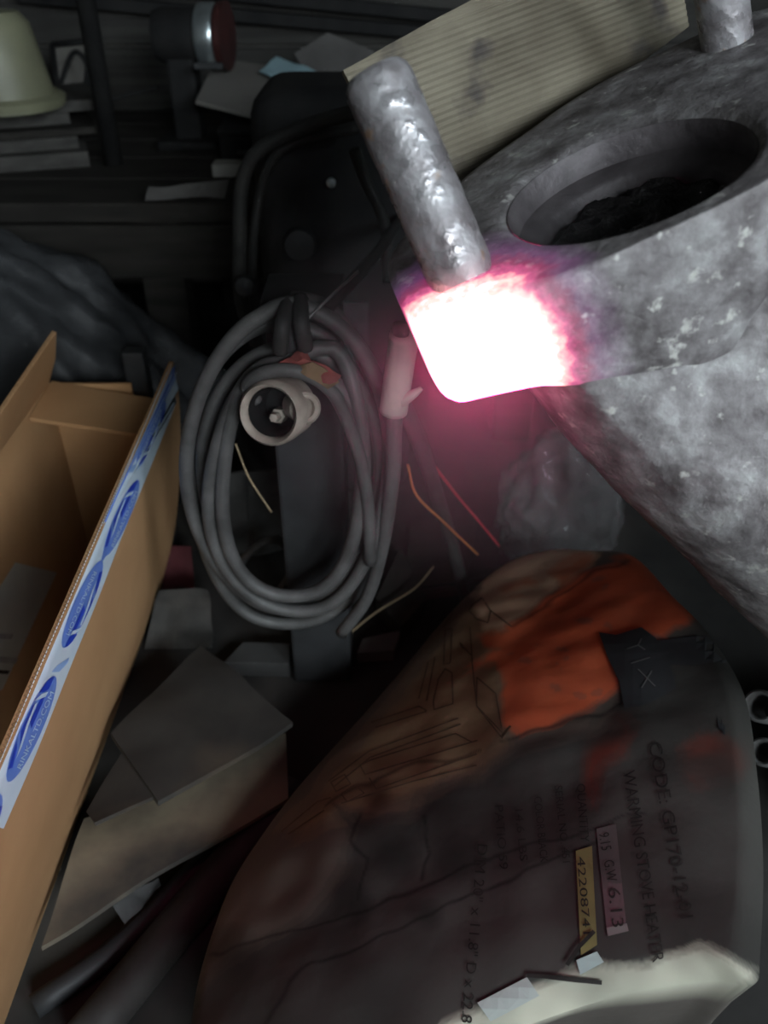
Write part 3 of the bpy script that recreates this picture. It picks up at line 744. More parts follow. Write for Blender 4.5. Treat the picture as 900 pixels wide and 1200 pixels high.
def carton_color(p, side):
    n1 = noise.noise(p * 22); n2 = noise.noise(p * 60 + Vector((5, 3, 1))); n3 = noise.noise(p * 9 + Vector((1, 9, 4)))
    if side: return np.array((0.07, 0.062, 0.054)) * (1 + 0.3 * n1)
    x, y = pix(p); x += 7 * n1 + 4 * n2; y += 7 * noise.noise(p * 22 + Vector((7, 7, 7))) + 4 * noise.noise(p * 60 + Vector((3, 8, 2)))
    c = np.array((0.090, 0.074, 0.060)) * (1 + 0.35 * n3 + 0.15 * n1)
    def put(col, k):
        nonlocal c
        c = c * (1 - k) + np.array(col) * k
    k = soft(x, y, drawn, 12)
    if k: put(np.array((0.20, 0.128, 0.070)) * (1 + 0.3 * n3 + 0.15 * n1), k * 0.9)
    k = soft(x, y, pale, 4)
    if k: put(np.array((0.60, 0.41, 0.27)) * (1 + 0.2 * n1), k)
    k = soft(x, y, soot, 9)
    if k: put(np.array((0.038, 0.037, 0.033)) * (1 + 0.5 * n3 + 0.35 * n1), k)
    k = soft(x, y, light_band, 7)
    if k: put(np.array((0.36, 0.35, 0.28)) * (1 + 0.35 * n1 + 0.2 * n2), k)
    k = soft(x, y, orange, 4)
    if k: put(np.array((0.46, 0.075, 0.018)) * (1 + 0.3 * n1 + 0.15 * n2 + 0.2 * n3) + 0.015, k * (0.92 if n2 > -0.45 else 0.6))
    for sm_ in ([(585, 690), (625, 678), (632, 686), (590, 697)], [(640, 672), (680, 648), (700, 650), (660, 690)]):
        k = soft(x, y, sm_, 5)
        if k: put((0.55, 0.16, 0.06), k * 0.85)
    for f in faint:
        k = soft(x, y, f, 9)
        if k: put(np.array((0.12, 0.030, 0.020)) * (1 + 0.4 * n2), k * max(0.2, min(1, 0.7 + 1.2 * n1)))
    for (bc, br) in blots:
        d = math.hypot(x - bc[0], y - bc[1]) / br
        if d < 1: c = c * (0.45 + 0.55 * d * d)
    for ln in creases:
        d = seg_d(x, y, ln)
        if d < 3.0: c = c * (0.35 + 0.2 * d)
    return c
m_carton = bpy.data.materials.new('battered_carton'); m_carton.use_nodes = True
_n = m_carton.node_tree; _b = _n.nodes['Principled BSDF']; _b.inputs['Roughness'].default_value = 0.75; _b.inputs['Specular IOR Level'].default_value = 0.25
_a = _n.nodes.new('ShaderNodeAttribute'); _a.attribute_name = 'print_grime_light'; _n.links.new(_a.outputs['Color'], _b.inputs['Base Color'])
_t = _n.nodes.new('ShaderNodeTexCoord'); _x = _n.nodes.new('ShaderNodeTexNoise'); _x.inputs['Scale'].default_value = 45; _x.inputs['Detail'].default_value = 8
_n.links.new(_t.outputs['Object'], _x.inputs['Vector']); _p = _n.nodes.new('ShaderNodeBump'); _p.inputs['Strength'].default_value = 0.25; _p.inputs['Distance'].default_value = 0.004
_n.links.new(_x.outputs['Fac'], _p.inputs['Height']); _n.links.new(_p.outputs[0], _b.inputs['Normal'])
ct = thing('heater_carton', base_c, 'battered grimy carton with orange panel, stove drawing and printed product lines', 'box')
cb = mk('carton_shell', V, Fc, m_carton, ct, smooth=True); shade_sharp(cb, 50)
ca = cb.data.color_attributes.new('print_grime_light', 'FLOAT_COLOR', 'POINT')
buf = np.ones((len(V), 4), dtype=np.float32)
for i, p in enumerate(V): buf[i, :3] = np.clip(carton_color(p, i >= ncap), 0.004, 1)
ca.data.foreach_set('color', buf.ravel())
cs = Surf(V, Fc)
# stove drawing
draw = [[(522, 784), (530, 789), (531, 825), (509, 832), (508, 822), (514, 796), (522, 784)], [(522, 738), (530, 737), (528, 777), (520, 779), (522, 738)],
        [(551, 735), (554, 782), (559, 828), (589, 866)], [(559, 794), (581, 813), (589, 859), (559, 828), (559, 794)], [(553, 710), (565, 701), (575, 716), (572, 730), (559, 726), (550, 716), (553, 710)],
        [(385, 916), (432, 881), (537, 842)], [(392, 922), (434, 888), (540, 849)], [(422, 897), (435, 891), (534, 860), (553, 870)], [(422, 897), (428, 908), (560, 868)], [(433, 912), (441, 925), (559, 884)], [(400, 942), (484, 916), (559, 897)],
        [(388, 917), (404, 908), (411, 919), (394, 928), (388, 917)], [(400, 931), (416, 920), (427, 930), (407, 940), (400, 931)], [(435, 847), (491, 828), (500, 833)], [(440, 853), (500, 834)],
        [(502, 776), (491, 819)], [(510, 770), (500, 822)], [(536, 705), (520, 735)], [(330, 975), (372, 940), (388, 935)], [(338, 978), (380, 950)], [(540, 755), (552, 768)], [(575, 716), (600, 735)]]
stroke('stove_drawing', cs, draw, 1.5, m_line, ct)
# printed lines, read from top to bottom
lettering('print_line', cs, 'CODE: GP170-12-01', (760, 872), (798, 1078), 15, m_ink, ct)
lettering('print_line', cs, 'WARMING STOVE HEATER', (730, 905), (765, 1128), 14, m_ink, ct)
stick = decal('tape_strip', cs, [(699, 972), (722, 966), (735, 1092), (712, 1098)], mat('dull_clear_tape', (0.055, 0.052, 0.05), (0.075, 0.07, 0.066), 40, 0.45), ct, 0.0007, step=14)
lettering('pen_marks', cs, '9.15   G.W', (702, 978), (712, 1035), 12, m_ink, ct, 0.0012)
lettering('pen_marks', cs, '6.13', (713, 1042), (718, 1088), 14, m_ink, ct, 0.0012)
decal('tape_scrap', cs, [(711, 1088), (735, 1083), (737, 1092), (713, 1098)], mat('pale_patch', (0.16, 0.155, 0.145), (0.13, 0.125, 0.115), 40, 0.6), ct, 0.001)
ys = decal('yellow_sticker', cs, [(675, 998), (694, 992), (700, 1108), (681, 1120)], m_yellow, ct, 0.0008, step=14); ys['label'] = 'narrow yellow sticker with a printed number'
lettering('sticker_number', cs, '42208741', (677, 1006), (684, 1096), 9, m_ink, ys, 0.0014)
lettering('print_line', cs, 'QUANTITY', (676, 920), (681, 988), 10, m_ink, ct)
lettering('print_line', cs, 'SERIAL NO. 451', (650, 922), (660, 1012), 9, m_ink, ct)
lettering('print_line', cs, 'COLOR BLACK', (626, 935), (634, 1012), 9, m_ink, ct)
lettering('print_line', cs, '14.6 LBS', (604, 950), (610, 1010), 9, m_ink, ct)
lettering('print_line', cs, 'PATIO 59', (580, 945), (586, 1020), 10, m_ink, ct)
lettering('print_line', cs, 'DIM 20" x 11.8" D x 22.8', (560, 990), (541, 1198), 12, m_ink, ct)
# black tape stuck over the orange panel, and a strap of it running to the right
bt = decal('black_tape', cs, [(702, 742), (722, 745), (752, 736), (768, 748), (790, 792), (792, 808), (760, 826), (732, 832), (726, 800), (712, 770)], m_blacktape, ct, 0.0012, step=10); bt['label'] = 'black tape patch with pale scratched marks'
stroke('scratch_mark', cs, [[(735, 762), (748, 758)], [(748, 758), (752, 750)], [(748, 758), (756, 763)], [(740, 779), (762, 772)], [(748, 786), (768, 806)], [(764, 788), (752, 808)]], 1.3, mat('grey_scratch', (0.09, 0.088, 0.085), (0.12, 0.117, 0.112), 40, 0.8), bt, 0.0018)
decal('black_tape', cs, [(766, 752), (800, 748), (848, 744), (850, 776), (812, 780), (780, 780)], m_blacktape, ct, 0.0010, step=10)
# pale patches and tears in the painted light band along the near fold
decal('pale_patch', cs, [(560, 1176), (618, 1146), (632, 1166), (575, 1196)], mat('white_patch', (0.34, 0.37, 0.35), (0.28, 0.31, 0.29), 22, 0.8), ct, 0.0016, step=12)
decal('pale_patch', cs, [(676, 1126), (700, 1116), (708, 1128), (680, 1142)], mat('bluish_patch', (0.36, 0.45, 0.43), (0.3, 0.38, 0.37), 22, 0.8), ct, 0.0016)
for ln in ([(618, 1144), (650, 1146), (705, 1150)], [(665, 1132), (680, 1110), (697, 1093)]):
    stroke('tear', cs, [ln], 5, m_ink, ct, 0.002)

# ================================================================== hanging coil of grey hose on its post
po = thing('steel_post', (PZ(380, 780, 0).x, 0.80, 0), 'dark square steel post that carries the coil of grey hose', 'post')
pxx = PZ(380, 780, 0).x
box('tube', (pxx - 0.036, 0.765, 0.0), (pxx + 0.036, 0.835, 0.50), m_post, po, bevel=0.004)
box('cap', (pxx - 0.038, 0.763, 0.50), (pxx + 0.038, 0.837, 0.506), m_post, po, bevel=0.002)
hk = PY(348, 362, 0.735)
tube('hook', [Vector((hk.x, 0.77, hk.z - 0.07)), Vector((hk.x, 0.73, hk.z - 0.045)), Vector((hk.x - 0.002, 0.695, hk.z - 0.03)), Vector((hk.x, 0.685, hk.z + 0.005)), Vector((hk.x + 0.012, 0.70, hk.z + 0.018))], 0.008, m_post, po)

turns = [  # left, right, top, bottom (pixels) of each turn, distance of its plane
    (213, 460, 352, 752, 0.738), (226, 446, 380, 716, 0.722), (246, 436, 408, 684, 0.708), (214, 464, 360, 740, 0.695), (258, 428, 428, 698, 0.682)]
hp = []
NT = 26
for k in range(len(turns)):
    for i in range(NT):
        t = i / NT; a, b = turns[k], turns[min(k + 1, len(turns) - 1)]
        L_, R_, T_, B_, y_ = [lerp(Vector((a[q], 0)), Vector((b[q], 0)), t).x for q in range(5)]
        th = -math.pi / 2 + 2 * math.pi * t            # starts at the top
        cx, cy = (L_ + R_) / 2, (T_ + B_) / 2
        ex = abs(math.cos(th)) ** 0.9 * (1 if math.cos(th) > 0 else -1)
        hp.append(PY(cx + (R_ - L_) / 2 * ex + 4 * math.sin(3 * th + k), cy + (B_ - T_) / 2 * math.sin(th) + 3 * math.cos(2 * th + k * 2), y_))
hp += [PY(390, 408, 0.688), PY(418, 470, 0.68), PY(426, 545, 0.68), PY(422, 585, 0.69)]
hc_ = thing('hose_coil', PY(340, 745, 0.72), 'coil of grey rubber hose in several turns hanging on the dark post', 'hose')
tube('hose', hp, 0.0072, m_hose, hc_, seg=12, cat_n=4)
# binding straps at the top of the coil
for (x0, y0, x1, y1) in ((338, 352, 328, 412), (352, 350, 358, 408)):
    tube('tie_strap', [PY(x0, y0, 0.70), PY((x0 + x1) / 2 - 2, (y0 + y1) / 2, 0.668), PY(x1, y1, 0.675)], 0.007, m_blackhose, hc_, seg=8)
# inner hose that ends in the pale fitting
h2 = thing('fitting_hose', PY(420, 600, 0.69), 'thin grey hose curling down from the beige pipe fitting inside the coil', 'hose')
tube('hose', [PY(300, 470, 0.675), PY(290, 452, 0.67), PY(312, 436, 0.665), PY(352, 436, 0.662), PY(388, 458, 0.665), (PY(410, 500, 0.668)), PY(424, 545, 0.672), PY(432, 600, 0.676), PY(434, 660, 0.68)], 0.0062, m_hose, h2, seg=10)
# the fitting
fc_ = PY(322, 482, 0.66); fa = (CAM - fc_).normalized() + Vector((-0.35, 0, -0.18)); fa.normalize()
ft = thing('pipe_fitting', fc_ - Vector((0, 0, 0.03)), 'beige ring-shaped pipe fitting with an open end in the hose coil', 'pipe fitting')
Rf = 0.0285
lathe('ring', [(Rf * 0.80, 0.012), (Rf * 0.90, 0.016), (Rf, 0.011), (Rf * 1.02, 0.0), (Rf * 0.98, -0.03), (Rf * 0.74, -0.034), (Rf * 0.72, -0.02), (Rf * 0.76, 0.004)], fc_, fa, m_bone, ft, seg=40, closed_prof=True)
a3, b3, d3 = frame(fa)
lathe('back_shade', [(Rf * 0.74, -0.033), (0.0004, -0.0325)], fc_, fa, m_black, ft, seg=28)  # black disc that darkens the bottom of the opening
lathe('inner_shade', [(Rf * 0.715, -0.032), (Rf * 0.705, 0.002), (Rf * 0.74, 0.008)], fc_, fa, m_black, ft, seg=32, caps=False)  # shade inside the ring, put in as a black lining
lathe('bolt', [(0.007, -0.032), (0.007, -0.018), (0.0045, -0.017), (0.004, -0.008), (0.0004, -0.007)], fc_ + b3 * -0.008 + a3 * 0.004, fa, m_bone, ft, seg=6)
sp_ = PY(356, 478, 0.665)
lathe('side_port', [(0.013, -0.02), (0.0145, 0.004), (0.012, 0.006), (0.009, 0.004), (0.008, -0.01)], sp_, (fa + Vector((0.7, 0, 0))).normalized(), m_bone, ft, seg=24, closed_prof=True)
# rags stuffed above the fitting
rg = sheet('red_rag', [PY(318, 428, 0.672), PY(352, 412, 0.668), PY(400, 440, 0.664), PY(392, 452, 0.660)], m_rag, None, 18, 8, 0.014, 60, 0.002); tag(rg, 'crumpled dull red rag tucked above the beige pipe fitting', 'rag')
rg = sheet('ochre_rag', [PY(346, 430, 0.662), PY(366, 424, 0.66), PY(398, 448, 0.655), PY(384, 456, 0.652)], m_ragy, None, 14, 8, 0.010, 70, 0.002); tag(rg, 'small ochre rag strip lying on the red rag', 'rag')
# hose with pale sleeve right of the coil
h3 = thing('sleeved_hose', PY(440, 740, 0.73), 'grey hose with a fat pale sleeve hanging beside the coil', 'hose')
tube('hose', [PY(470, 380, 0.66), PY(466, 440, 0.665), PY(462, 500, 0.67), PY(460, 560, 0.68), PY(448, 640, 0.69), PY(430, 700, 0.70), PY(400, 742, 0.71)], 0.0072, m_hose, h3, seg=12)
tube('sleeve', [PY(474, 392, 0.66), PY(467, 440, 0.664), PY(461, 482, 0.667)], 0.0125, m_sleeve, h3, seg=16)
tube('torn_cuff', [PY(470, 470, 0.66), PY(484, 462, 0.655), PY(494, 455, 0.655)], 0.006, m_sleeve, h3, seg=8, r2=0.002)
# black hose leaning behind the carton
o = tube('black_hose', [PY(470, 470, 0.72), PY(492, 520, 0.74), PY(515, 590, 0.81), PY(533, 650, 0.86), PY(545, 700, 0.875), PZ(552, 738, 0.012)], 0.0085, m_blackhose, seg=12); tag(o, 'single black hose running down to the floor behind the heater carton', 'hose')
o = tube('orange_wire', [PY(478, 545, 0.75), PY(488, 580, 0.77), PY(520, 612, 0.80), PY(560, 650, 0.86)], 0.0016, m_orangew, seg=6); tag(o, 'thin orange wire trailing past the black hose', 'wire')
o = tube('red_wire', [PY(508, 545, 0.80), PY(535, 580, 0.85), PY(562, 612, 0.89), PY(585, 640, 0.92)], 0.0018, m_redw, seg=6); tag(o, 'thin red wire behind the black hose', 'wire')
o = tube('straw_stalk', [PZ(398, 752, 0.03), PZ(440, 718, 0.04), PZ(485, 690, 0.05), PZ(508, 664, 0.06)], 0.002, m_twig, seg=6, r2=0.0012); tag(o, 'dry tan stalk lying on the floor below the hose coil', 'stalk')
o = tube('dark_cable', [PZ(455, 690, 0.02), PZ(500, 688, 0.02), PZ(545, 682, 0.02), PZ(600, 670, 0.02)], 0.003, m_blackhose, seg=8); tag(o, 'thin black cable across the floor behind the heater carton', 'cable')
o = tube('thin_wire', [PY(276, 520, 0.7), PY(292, 560, 0.71), PY(318, 600, 0.72)], 0.0012, m_twig, seg=6); tag(o, 'fine tan wire hanging inside the hose coil', 'wire')

# scraps on the floor round the coil
for (poly, z, mm, nm, lab, ct_) in (
    ([(425, 748), (470, 738), (462, 762), (418, 765)], 0.02, m_paleboard, 'paper_scrap', 'small greyish paper scrap on the floor below the hose coil', 'paper'),
    ([(285, 752), (340, 754), (338, 778), (262, 776)], 0.025, mat('dull_grey_card', (0.05, 0.049, 0.047), (0.035, 0.034, 0.033), 14, 0.85), 'card_strip', 'grey strip of card on the floor below the coil', 'cardboard'),
    ([(482, 610), (560, 602), (545, 690), (470, 700)], 0.012, m_darkcard, 'card_scrap', 'dark square of card on the floor beside the black hose', 'cardboard'),
    ([(440, 700), (470, 640), (500, 700), (470, 735)], 0.03, m_darkcard, 'card_offcut', 'dark pointed card offcut standing clear beside the coil', 'cardboard')):
    o = slab(nm, [PZ(x, y, z) for x, y in poly], z - 0.001, mm, bevel=0.001); tag(o, lab, ct_)
# rubbish inside the coil's shadow
o = tube('cable_loop', [PZ(275, 680, 0.05), PZ(290, 650, 0.09), PZ(325, 632, 0.1), PZ(345, 660, 0.05), PZ(330, 690, 0.02)], 0.006, m_hose, seg=10); tag(o, 'short grey cable loop on the floor behind the hose coil', 'cable')
o = sheet('grey_rag', [PZ(225, 560, 0.16), PZ(335, 545, 0.14), PZ(340, 640, 0.0), PZ(240, 660, 0.0)], mat('grey_rag', (0.07, 0.068, 0.065), (0.04, 0.039, 0.038), 20, 0.9, bump=0.3), None, 20, 20, 0.03, 14, 0.004); tag(o, 'dark grey rag heaped behind the hose coil', 'rag')
o = sheet('dark_red_rag', [PZ(196, 640, 0.06), PZ(224, 640, 0.05), PZ(228, 690, 0.0), PZ(190, 692, 0.0)], mat('maroon_rag', (0.08, 0.012, 0.016), (0.05, 0.009, 0.011), 20, 0.9), None, 10, 10, 0.012, 30, 0.003); tag(o, 'small maroon rag on the floor by the open carton', 'rag')
o = sheet('grey_sack', [PZ(185, 690, 0.07), PZ(245, 690, 0.05), PZ(250, 760, 0.0), PZ(170, 760, 0.0)], mat('sack_cloth', (0.06, 0.055, 0.05), (0.035, 0.033, 0.03), 30, 0.95, bump=0.4), None, 14, 14, 0.02, 26, 0.004); tag(o, 'crumpled grey sack on the floor between carton and coil', 'sack')

# flattened cartons and pipe in the foreground
o = sheet('flattened_carton', [PZ(130, 860, 0.10), PZ(235, 755, 0.07), PZ(343, 848, 0.085), PZ(185, 938, 0.115)], m_darkcard, None, 18, 18, 0.008, 12, 0.006); tag(o, 'dark grimy piece of flattened carton lying over the tan one', 'cardboard')
o = sheet('flattened_carton', [PZ(98, 958, 0.06), PZ(335, 862, 0.045), PZ(338, 935, 0.05), PZ(48, 1108, 0.07)], m_tancard, None, 22, 18, 0.008, 10, 0.006); tag(o, 'stained tan piece of flattened carton under the dark one', 'cardboard')
o = sheet('card_flap', [PZ(100, 950, 0.10), PZ(150, 870, 0.10), PZ(200, 925, 0.11), PZ(110, 962, 0.11)], m_darkcard, None, 12, 12, 0.004, 14, 0.004); tag(o, 'small dark card flap between open carton and flattened cartons', 'cardboard')
o = sheet('clear_tape_strip', [PZ(130, 1058, 0.062), PZ(186, 1030, 0.055), PZ(190, 1040, 0.03), PZ(145, 1082, 0.03)], m_tapefilm, None, 12, 6, 0.006, 50, 0.001); tag(o, 'strip of clear tape hanging off the tan flattened carton', 'tape')
o = tube('steel_pipe', [PZ(345, 925, 0.022), PZ(245, 1040, 0.022), PZ(90, 1230, 0.022)], 0.02, mat('dark_pipe', (0.04, 0.037, 0.035), (0.02, 0.018, 0.017), 20, 0.7, metal=0.2, bump=0.2), seg=18, cat_n=4); tag(o, 'dark steel pipe on the floor between the two cartons', 'pipe')
o = tube('dark_rod', [PZ(260, 985, 0.012), PZ(150, 1100, 0.012), PZ(40, 1180, 0.012)], 0.011, m_post, seg=14, cat_n=4); tag(o, 'thin dark rod on the floor beside the dark pipe', 'rod')

# clear plastic bag behind the heater carton, below the hub
def blob(name, c, rx, ry, rz, m, amp, sc, sub=5, seed=0, parent=None, floor=True, folds=0.0):
    bm = bmesh.new(); bmesh.ops.create_icosphere(bm, subdivisions=sub, radius=1)
    V = []
    for v in bm.verts:
        n_ = v.co.normalized(); p = Vector((n_.x * rx, n_.y * ry, n_.z * rz)); q = n_ * sc + Vector((seed, seed * 2, 3))
        k = amp * (noise.noise(q) + 0.7 * abs(noise.noise(q * 2.3)) + 0.4 * noise.noise(q * 5))
        if folds:
            t_ = math.atan2(n_.y, n_.x); k += folds * (1 - abs(n_.z)) * abs(noise.noise(Vector((math.cos(t_) * 4.5 + n_.z * 0.8, math.sin(t_) * 4.5, seed))))
        p = Vector(c) + p * (1 + k)
        if floor and p.z < 0.002: p.z = 0.002
        V.append(p)
    bm.verts.index_update(); Fc = [tuple(v.index for v in f.verts) for f in bm.faces]; bm.free()
    return mk(name, V, Fc, m, parent, smooth=True)
o = blob('plastic_bag', Vector((P(664, 568, 1.15).x, 0.975, 0.115)), 0.080, 0.055, 0.125, m_film, 0.2, 3.2, seed=4); tag(o, 'crumpled clear plastic bag standing behind the heater carton under the hub', 'plastic bag')
# pipe ends at the right
for (x, y, r, lab) in ((893, 828, 0.015, 'short steel pipe end with a bright ring beside the heater carton'), (897, 882, 0.013, 'stubby dull steel pipe beside the heater carton, lower of two')):
    c = P(x, y, 0.78)
    o = lathe('pipe_end', [(r * 0.72, 0.008), (r * 0.85, 0.011), (r, 0.008), (r, -0.06), (r * 0.72, -0.06)], c, (CAM - c).normalized() + Vector((-0.3, 0, 0.1)), m_steel, None, seg=28, closed_prof=True); tag(o, lab, 'pipe')

# ================================================================== background: bench, machine, plastic sheeting
bn = thing('workbench', (-0.6, 1.75, 0), 'low dark wooden workbench along the back wall', 'workbench')
for i in range(5):
    box('plank', (-1.45, 1.37 + i * 0.156, 0.40), (0.3, 1.37 + i * 0.156 + 0.150, 0.43), m_wood, bn, bevel=0.003)
box('front_rail', (-1.40, 1.352, 0.315), (0.28, 1.37, 0.40), m_wood, bn, bevel=0.003)
for x in (-1.3, -0.40, 0.2):
    for y in (1.375, 2.05): box('leg', (x, y, 0), (x + 0.07, y + 0.06, 0.40), m_wood, bn, bevel=0.003)
# board stack on the bench and the tub on it
z = 0.431
labs = ['grey board at the bottom of the stack on the bench', 'pale grey board, second from the bottom of the bench stack', 'narrow dark board in the middle of the bench stack', 'pale grey board just under the top board of the stack', 'wide grey board on top of the bench stack under the yellow tub']
for i, (th, m_, sk) in enumerate(((0.026, m_palewood, 0.02), (0.02, m_palewood, 0.0), (0.012, m_wood, 0.03), (0.02, m_palewood, -0.02), (0.018, m_palewood, 0.04))):
    a = Vector((1, 0.34 + 0.03 * i, 0)).normalized(); b = Vector((-a.y, a.x, 0))
    o = obox('board', Vector((-0.86 + sk, 1.60 + 0.012 * i, z + th / 2)), (a, b, (0, 0, 1)), (0.30, 0.10, th / 2), m_, None, 0.002)
    tag(o, labs[i], 'board', 'boards stacked on the bench'); z += th + 0.0005
tz = z
tc_ = PY(8, 112, 1.60); tcx = Vector((tc_.x - 0.004, 1.60, tz))
tb = thing('plastic_tub', tcx, 'pale yellow plastic tub turned upside down on the board stack', 'tub')
lathe('shell', [(0.094, 0.0), (0.094, 0.012), (0.082, 0.020), (0.074, 0.07), (0.064, 0.125), (0.05, 0.142), (0.0005, 0.146)], tcx, (0, 0, 1), m_tub, tb, seg=36)
lathe('rim', [(0.088, 0.001), (0.098, 0.004), (0.1, 0.016), (0.09, 0.022), (0.084, 0.016)], tcx, (0, 0, 1), m_tub, tb, seg=36, closed_prof=True)
obox('side_panel', tcx + Vector((-0.01, -0.073, 0.075)), ((1, 0, 0), (0, 0.97, 0.17), (0, -0.17, 0.97)), (0.034, 0.008, 0.034), m_tubwin, tb, 0.006)
# post in front of the wall
o = tube('upright_pipe', [(-0.487, 1.62, 0.431), (-0.487, 1.62, 1.4), (-0.487, 1.62, 2.4)], 0.016, m_black, seg=16, cat_n=0); tag(o, 'dark upright pipe rising from the bench in front of the back wall', 'pipe')
# rails on the wall
for (y0, y1, lab) in ((4, 30, 'dark horizontal rail on the back wall, lower of two'), (-22, 8, 'dark horizontal rail on the back wall, upper of two')):
    a, b = PY(150, y0 + 2, 2.15), PY(460, y1 + 4, 2.15)
    d = (b - a).normalized()
    o = obox('wall_rail', (a + b) / 2, (d, (0, 1, 0), d.cross(Vector((0, 1, 0)))), ((b - a).length * 0.9, 0.02, 0.012), m_black, None, 0.002); tag(o, lab, 'rail')
# framed panel leaning on the wall
fp = [PY(62, 52, 2.0), PY(104, 48, 2.0), PY(106, 118, 1.95), PY(70, 120, 1.95)]
pf = thing('framed_panel', (fp[3].x, 1.97, 0.43), 'small pale panel with a dark frame leaning at the back of the bench', 'panel')
slab('panel', [p for p in fp], 0.006, m_paleboard, pf, n=Vector((0, -1, 0)))
for i in range(4):
    tube('frame_bar', [fp[i] + Vector((0, -0.006, 0)), fp[(i + 1) % 4] + Vector((0, -0.006, 0))], 0.006, m_black, pf, cat_n=0, seg=8)
o = tube('bent_wire', [PY(70, 100, 1.9), PY(86, 62, 1.9), PY(102, 76, 1.9), PY(106, 118, 1.88), PY(186, 102, 1.88)], 0.005, m_black, seg=8); tag(o, 'black cable looping in front of the small pale panel', 'cable')
# bench grinder with a bright wheel
gx = PY(216, 60, 1.78)
gr = thing('bench_grinder', (gx.x, 1.78, 0.431), 'dark bench grinder with one bright steel wheel rim', 'grinder')
gc = PY(246, 42, 1.78)
box('pedestal', (gx.x - 0.03, 1.75, 0.431), (gx.x + 0.02, 1.81, gc.z - 0.03), m_black, gr, 0.006)
box('base', (gx.x - 0.06, 1.72, 0.431), (gx.x + 0.06, 1.84, 0.448), m_black, gr, 0.004)
lathe('motor', [(0.02, -0.05), (0.04, -0.045), (0.046, -0.03), (0.046, 0.03), (0.03, 0.04), (0.012, 0.045), (0.012, 0.085), (0.0005, 0.086)], Vector((gx.x - 0.005, 1.78, gc.z)), (1, 0, 0), m_black, gr, seg=28)
lathe('wheel', [(0.02, -0.017), (0.052, -0.016), (0.054, -0.012), (0.054, 0.012), (0.052, 0.016), (0.02, 0.017)], gc, Vector((1, -0.12, 0)), m_bright, gr, seg=40)
lathe('flange_plate', [(0.0005, 0.0175), (0.03, 0.018), (0.055, 0.02), (0.057, 0.034), (0.02, 0.038), (0.0005, 0.038)], gc, Vector((1, -0.12, 0)), m_red, gr, seg=40)
box('tool_rest', (gc.x - 0.02, 1.70, gc.z - 0.045), (gc.x + 0.03, 1.72, gc.z - 0.035), m_post, gr, 0.002)
# toolbox, pale sheet and blue paper
tbx = thing('tool_chest', (-0.20, 1.68, 0.431), 'black metal tool chest on the bench under the pale card sheet', 'tool chest')
box('chest', (-0.285, 1.575, 0.431), (-0.06, 1.83, 0.488), m_black, tbx, 0.004)
box('lid', (-0.288, 1.57, 0.488), (-0.055, 1.835, 0.499), m_black, tbx, 0.004)
tube('handle', [(-0.25, 1.568, 0.46), (-0.25, 1.55, 0.465), (-0.15, 1.55, 0.465), (-0.15, 1.568, 0.46)], 0.005, m_post, tbx, cat_n=0)
shp = [P(253, 68, 1.66), P(405, 88, 1.63), P(322, 142, 1.46), P(229, 118, 1.48)]
o = slab('card_sheet', shp, 0.006, m_paleboard, bevel=0.001); tag(o, 'pale grey card sheet lying tilted on the black tool chest', 'card')
bp_ = [P(304, 88, 1.575), P(324, 70, 1.63), P(372, 88, 1.60), P(336, 102, 1.545)]
nsh = (shp[1] - shp[0]).cross(shp[3] - shp[0]).normalized(); nsh = nsh if nsh.z > 0 else -nsh
o = sheet('blue_paper', [PPL(*pix(p), shp[0], nsh) + nsh * 0.0065 for p in bp_], m_bluepaper, None, 10, 10, 0.003, 30, 0.002); tag(o, 'light blue piece of paper on the pale card sheet', 'paper')
o = sheet('grey_paper_bag', [PY(345, 62, 1.88), PY(385, 38, 1.9), PY(440, 60, 1.92), PY(390, 150, 1.86)], m_greycloth, None, 16, 16, 0.03, 12, 0.006, out=Vector((0, -1, 0))); tag(o, 'dark grey paper bag behind the pale card sheet', 'bag')
wb2 = PZ(270, 200, 0.44)
o = box('white_block', (wb2.x - 0.03, wb2.y - 0.01, 0.431), (wb2.x + 0.035, wb2.y + 0.03, 0.452), m_white, None, 0.003); tag(o, 'small whitish block on the edge of the bench', 'block')
o = sheet('dark_rag', [PZ(170, 236, 0.445), PZ(262, 228, 0.445), PZ(268, 210, 0.47), PZ(175, 220, 0.46)], m_greycloth, None, 14, 10, 0.012, 20, 0.003); tag(o, 'dark grey rag spread on the front edge of the bench', 'rag')

# black machine housing with cables round it
hs = PY(362, 98, 1.2)
mh = thing('welding_machine', (hs.x + 0.005, 1.25, 0), 'black round-cornered machine housing standing in front of the bench with cables draped on it', 'machine')
hw_, x0 = 0.105, hs.x + 0.03
o = box('housing', (x0 - hw_, 1.14, 0.03), (x0 + hw_, 1.34, hs.z), m_black, mh, 0.045, 5)
for p in o.data.polygons: p.use_smooth = True
box('foot', (x0 - hw_ + 0.02, 1.16, 0), (x0 - hw_ + 0.06, 1.32, 0.04), m_black, mh); box('foot', (x0 + hw_ - 0.06, 1.16, 0), (x0 + hw_ - 0.02, 1.32, 0.04), m_black, mh)
sc_ = PY(388, 214, 1.137)
lathe('screw_head', [(0.006, -0.004), (0.006, 0.003), (0.0004, 0.005)], sc_, (0, -1, 0), m_bright, mh, seg=14)
kn = PY(352, 285, 1.137)
lathe('dial', [(0.022, -0.002), (0.02, 0.012), (0.0004, 0.014)], kn, (0, -1, 0), m_post, mh, seg=20)
box('front_panel', (kn.x - 0.03, 1.134, 0.16), (kn.x + 0.09, 1.142, 0.36), m_post, mh, 0.002)
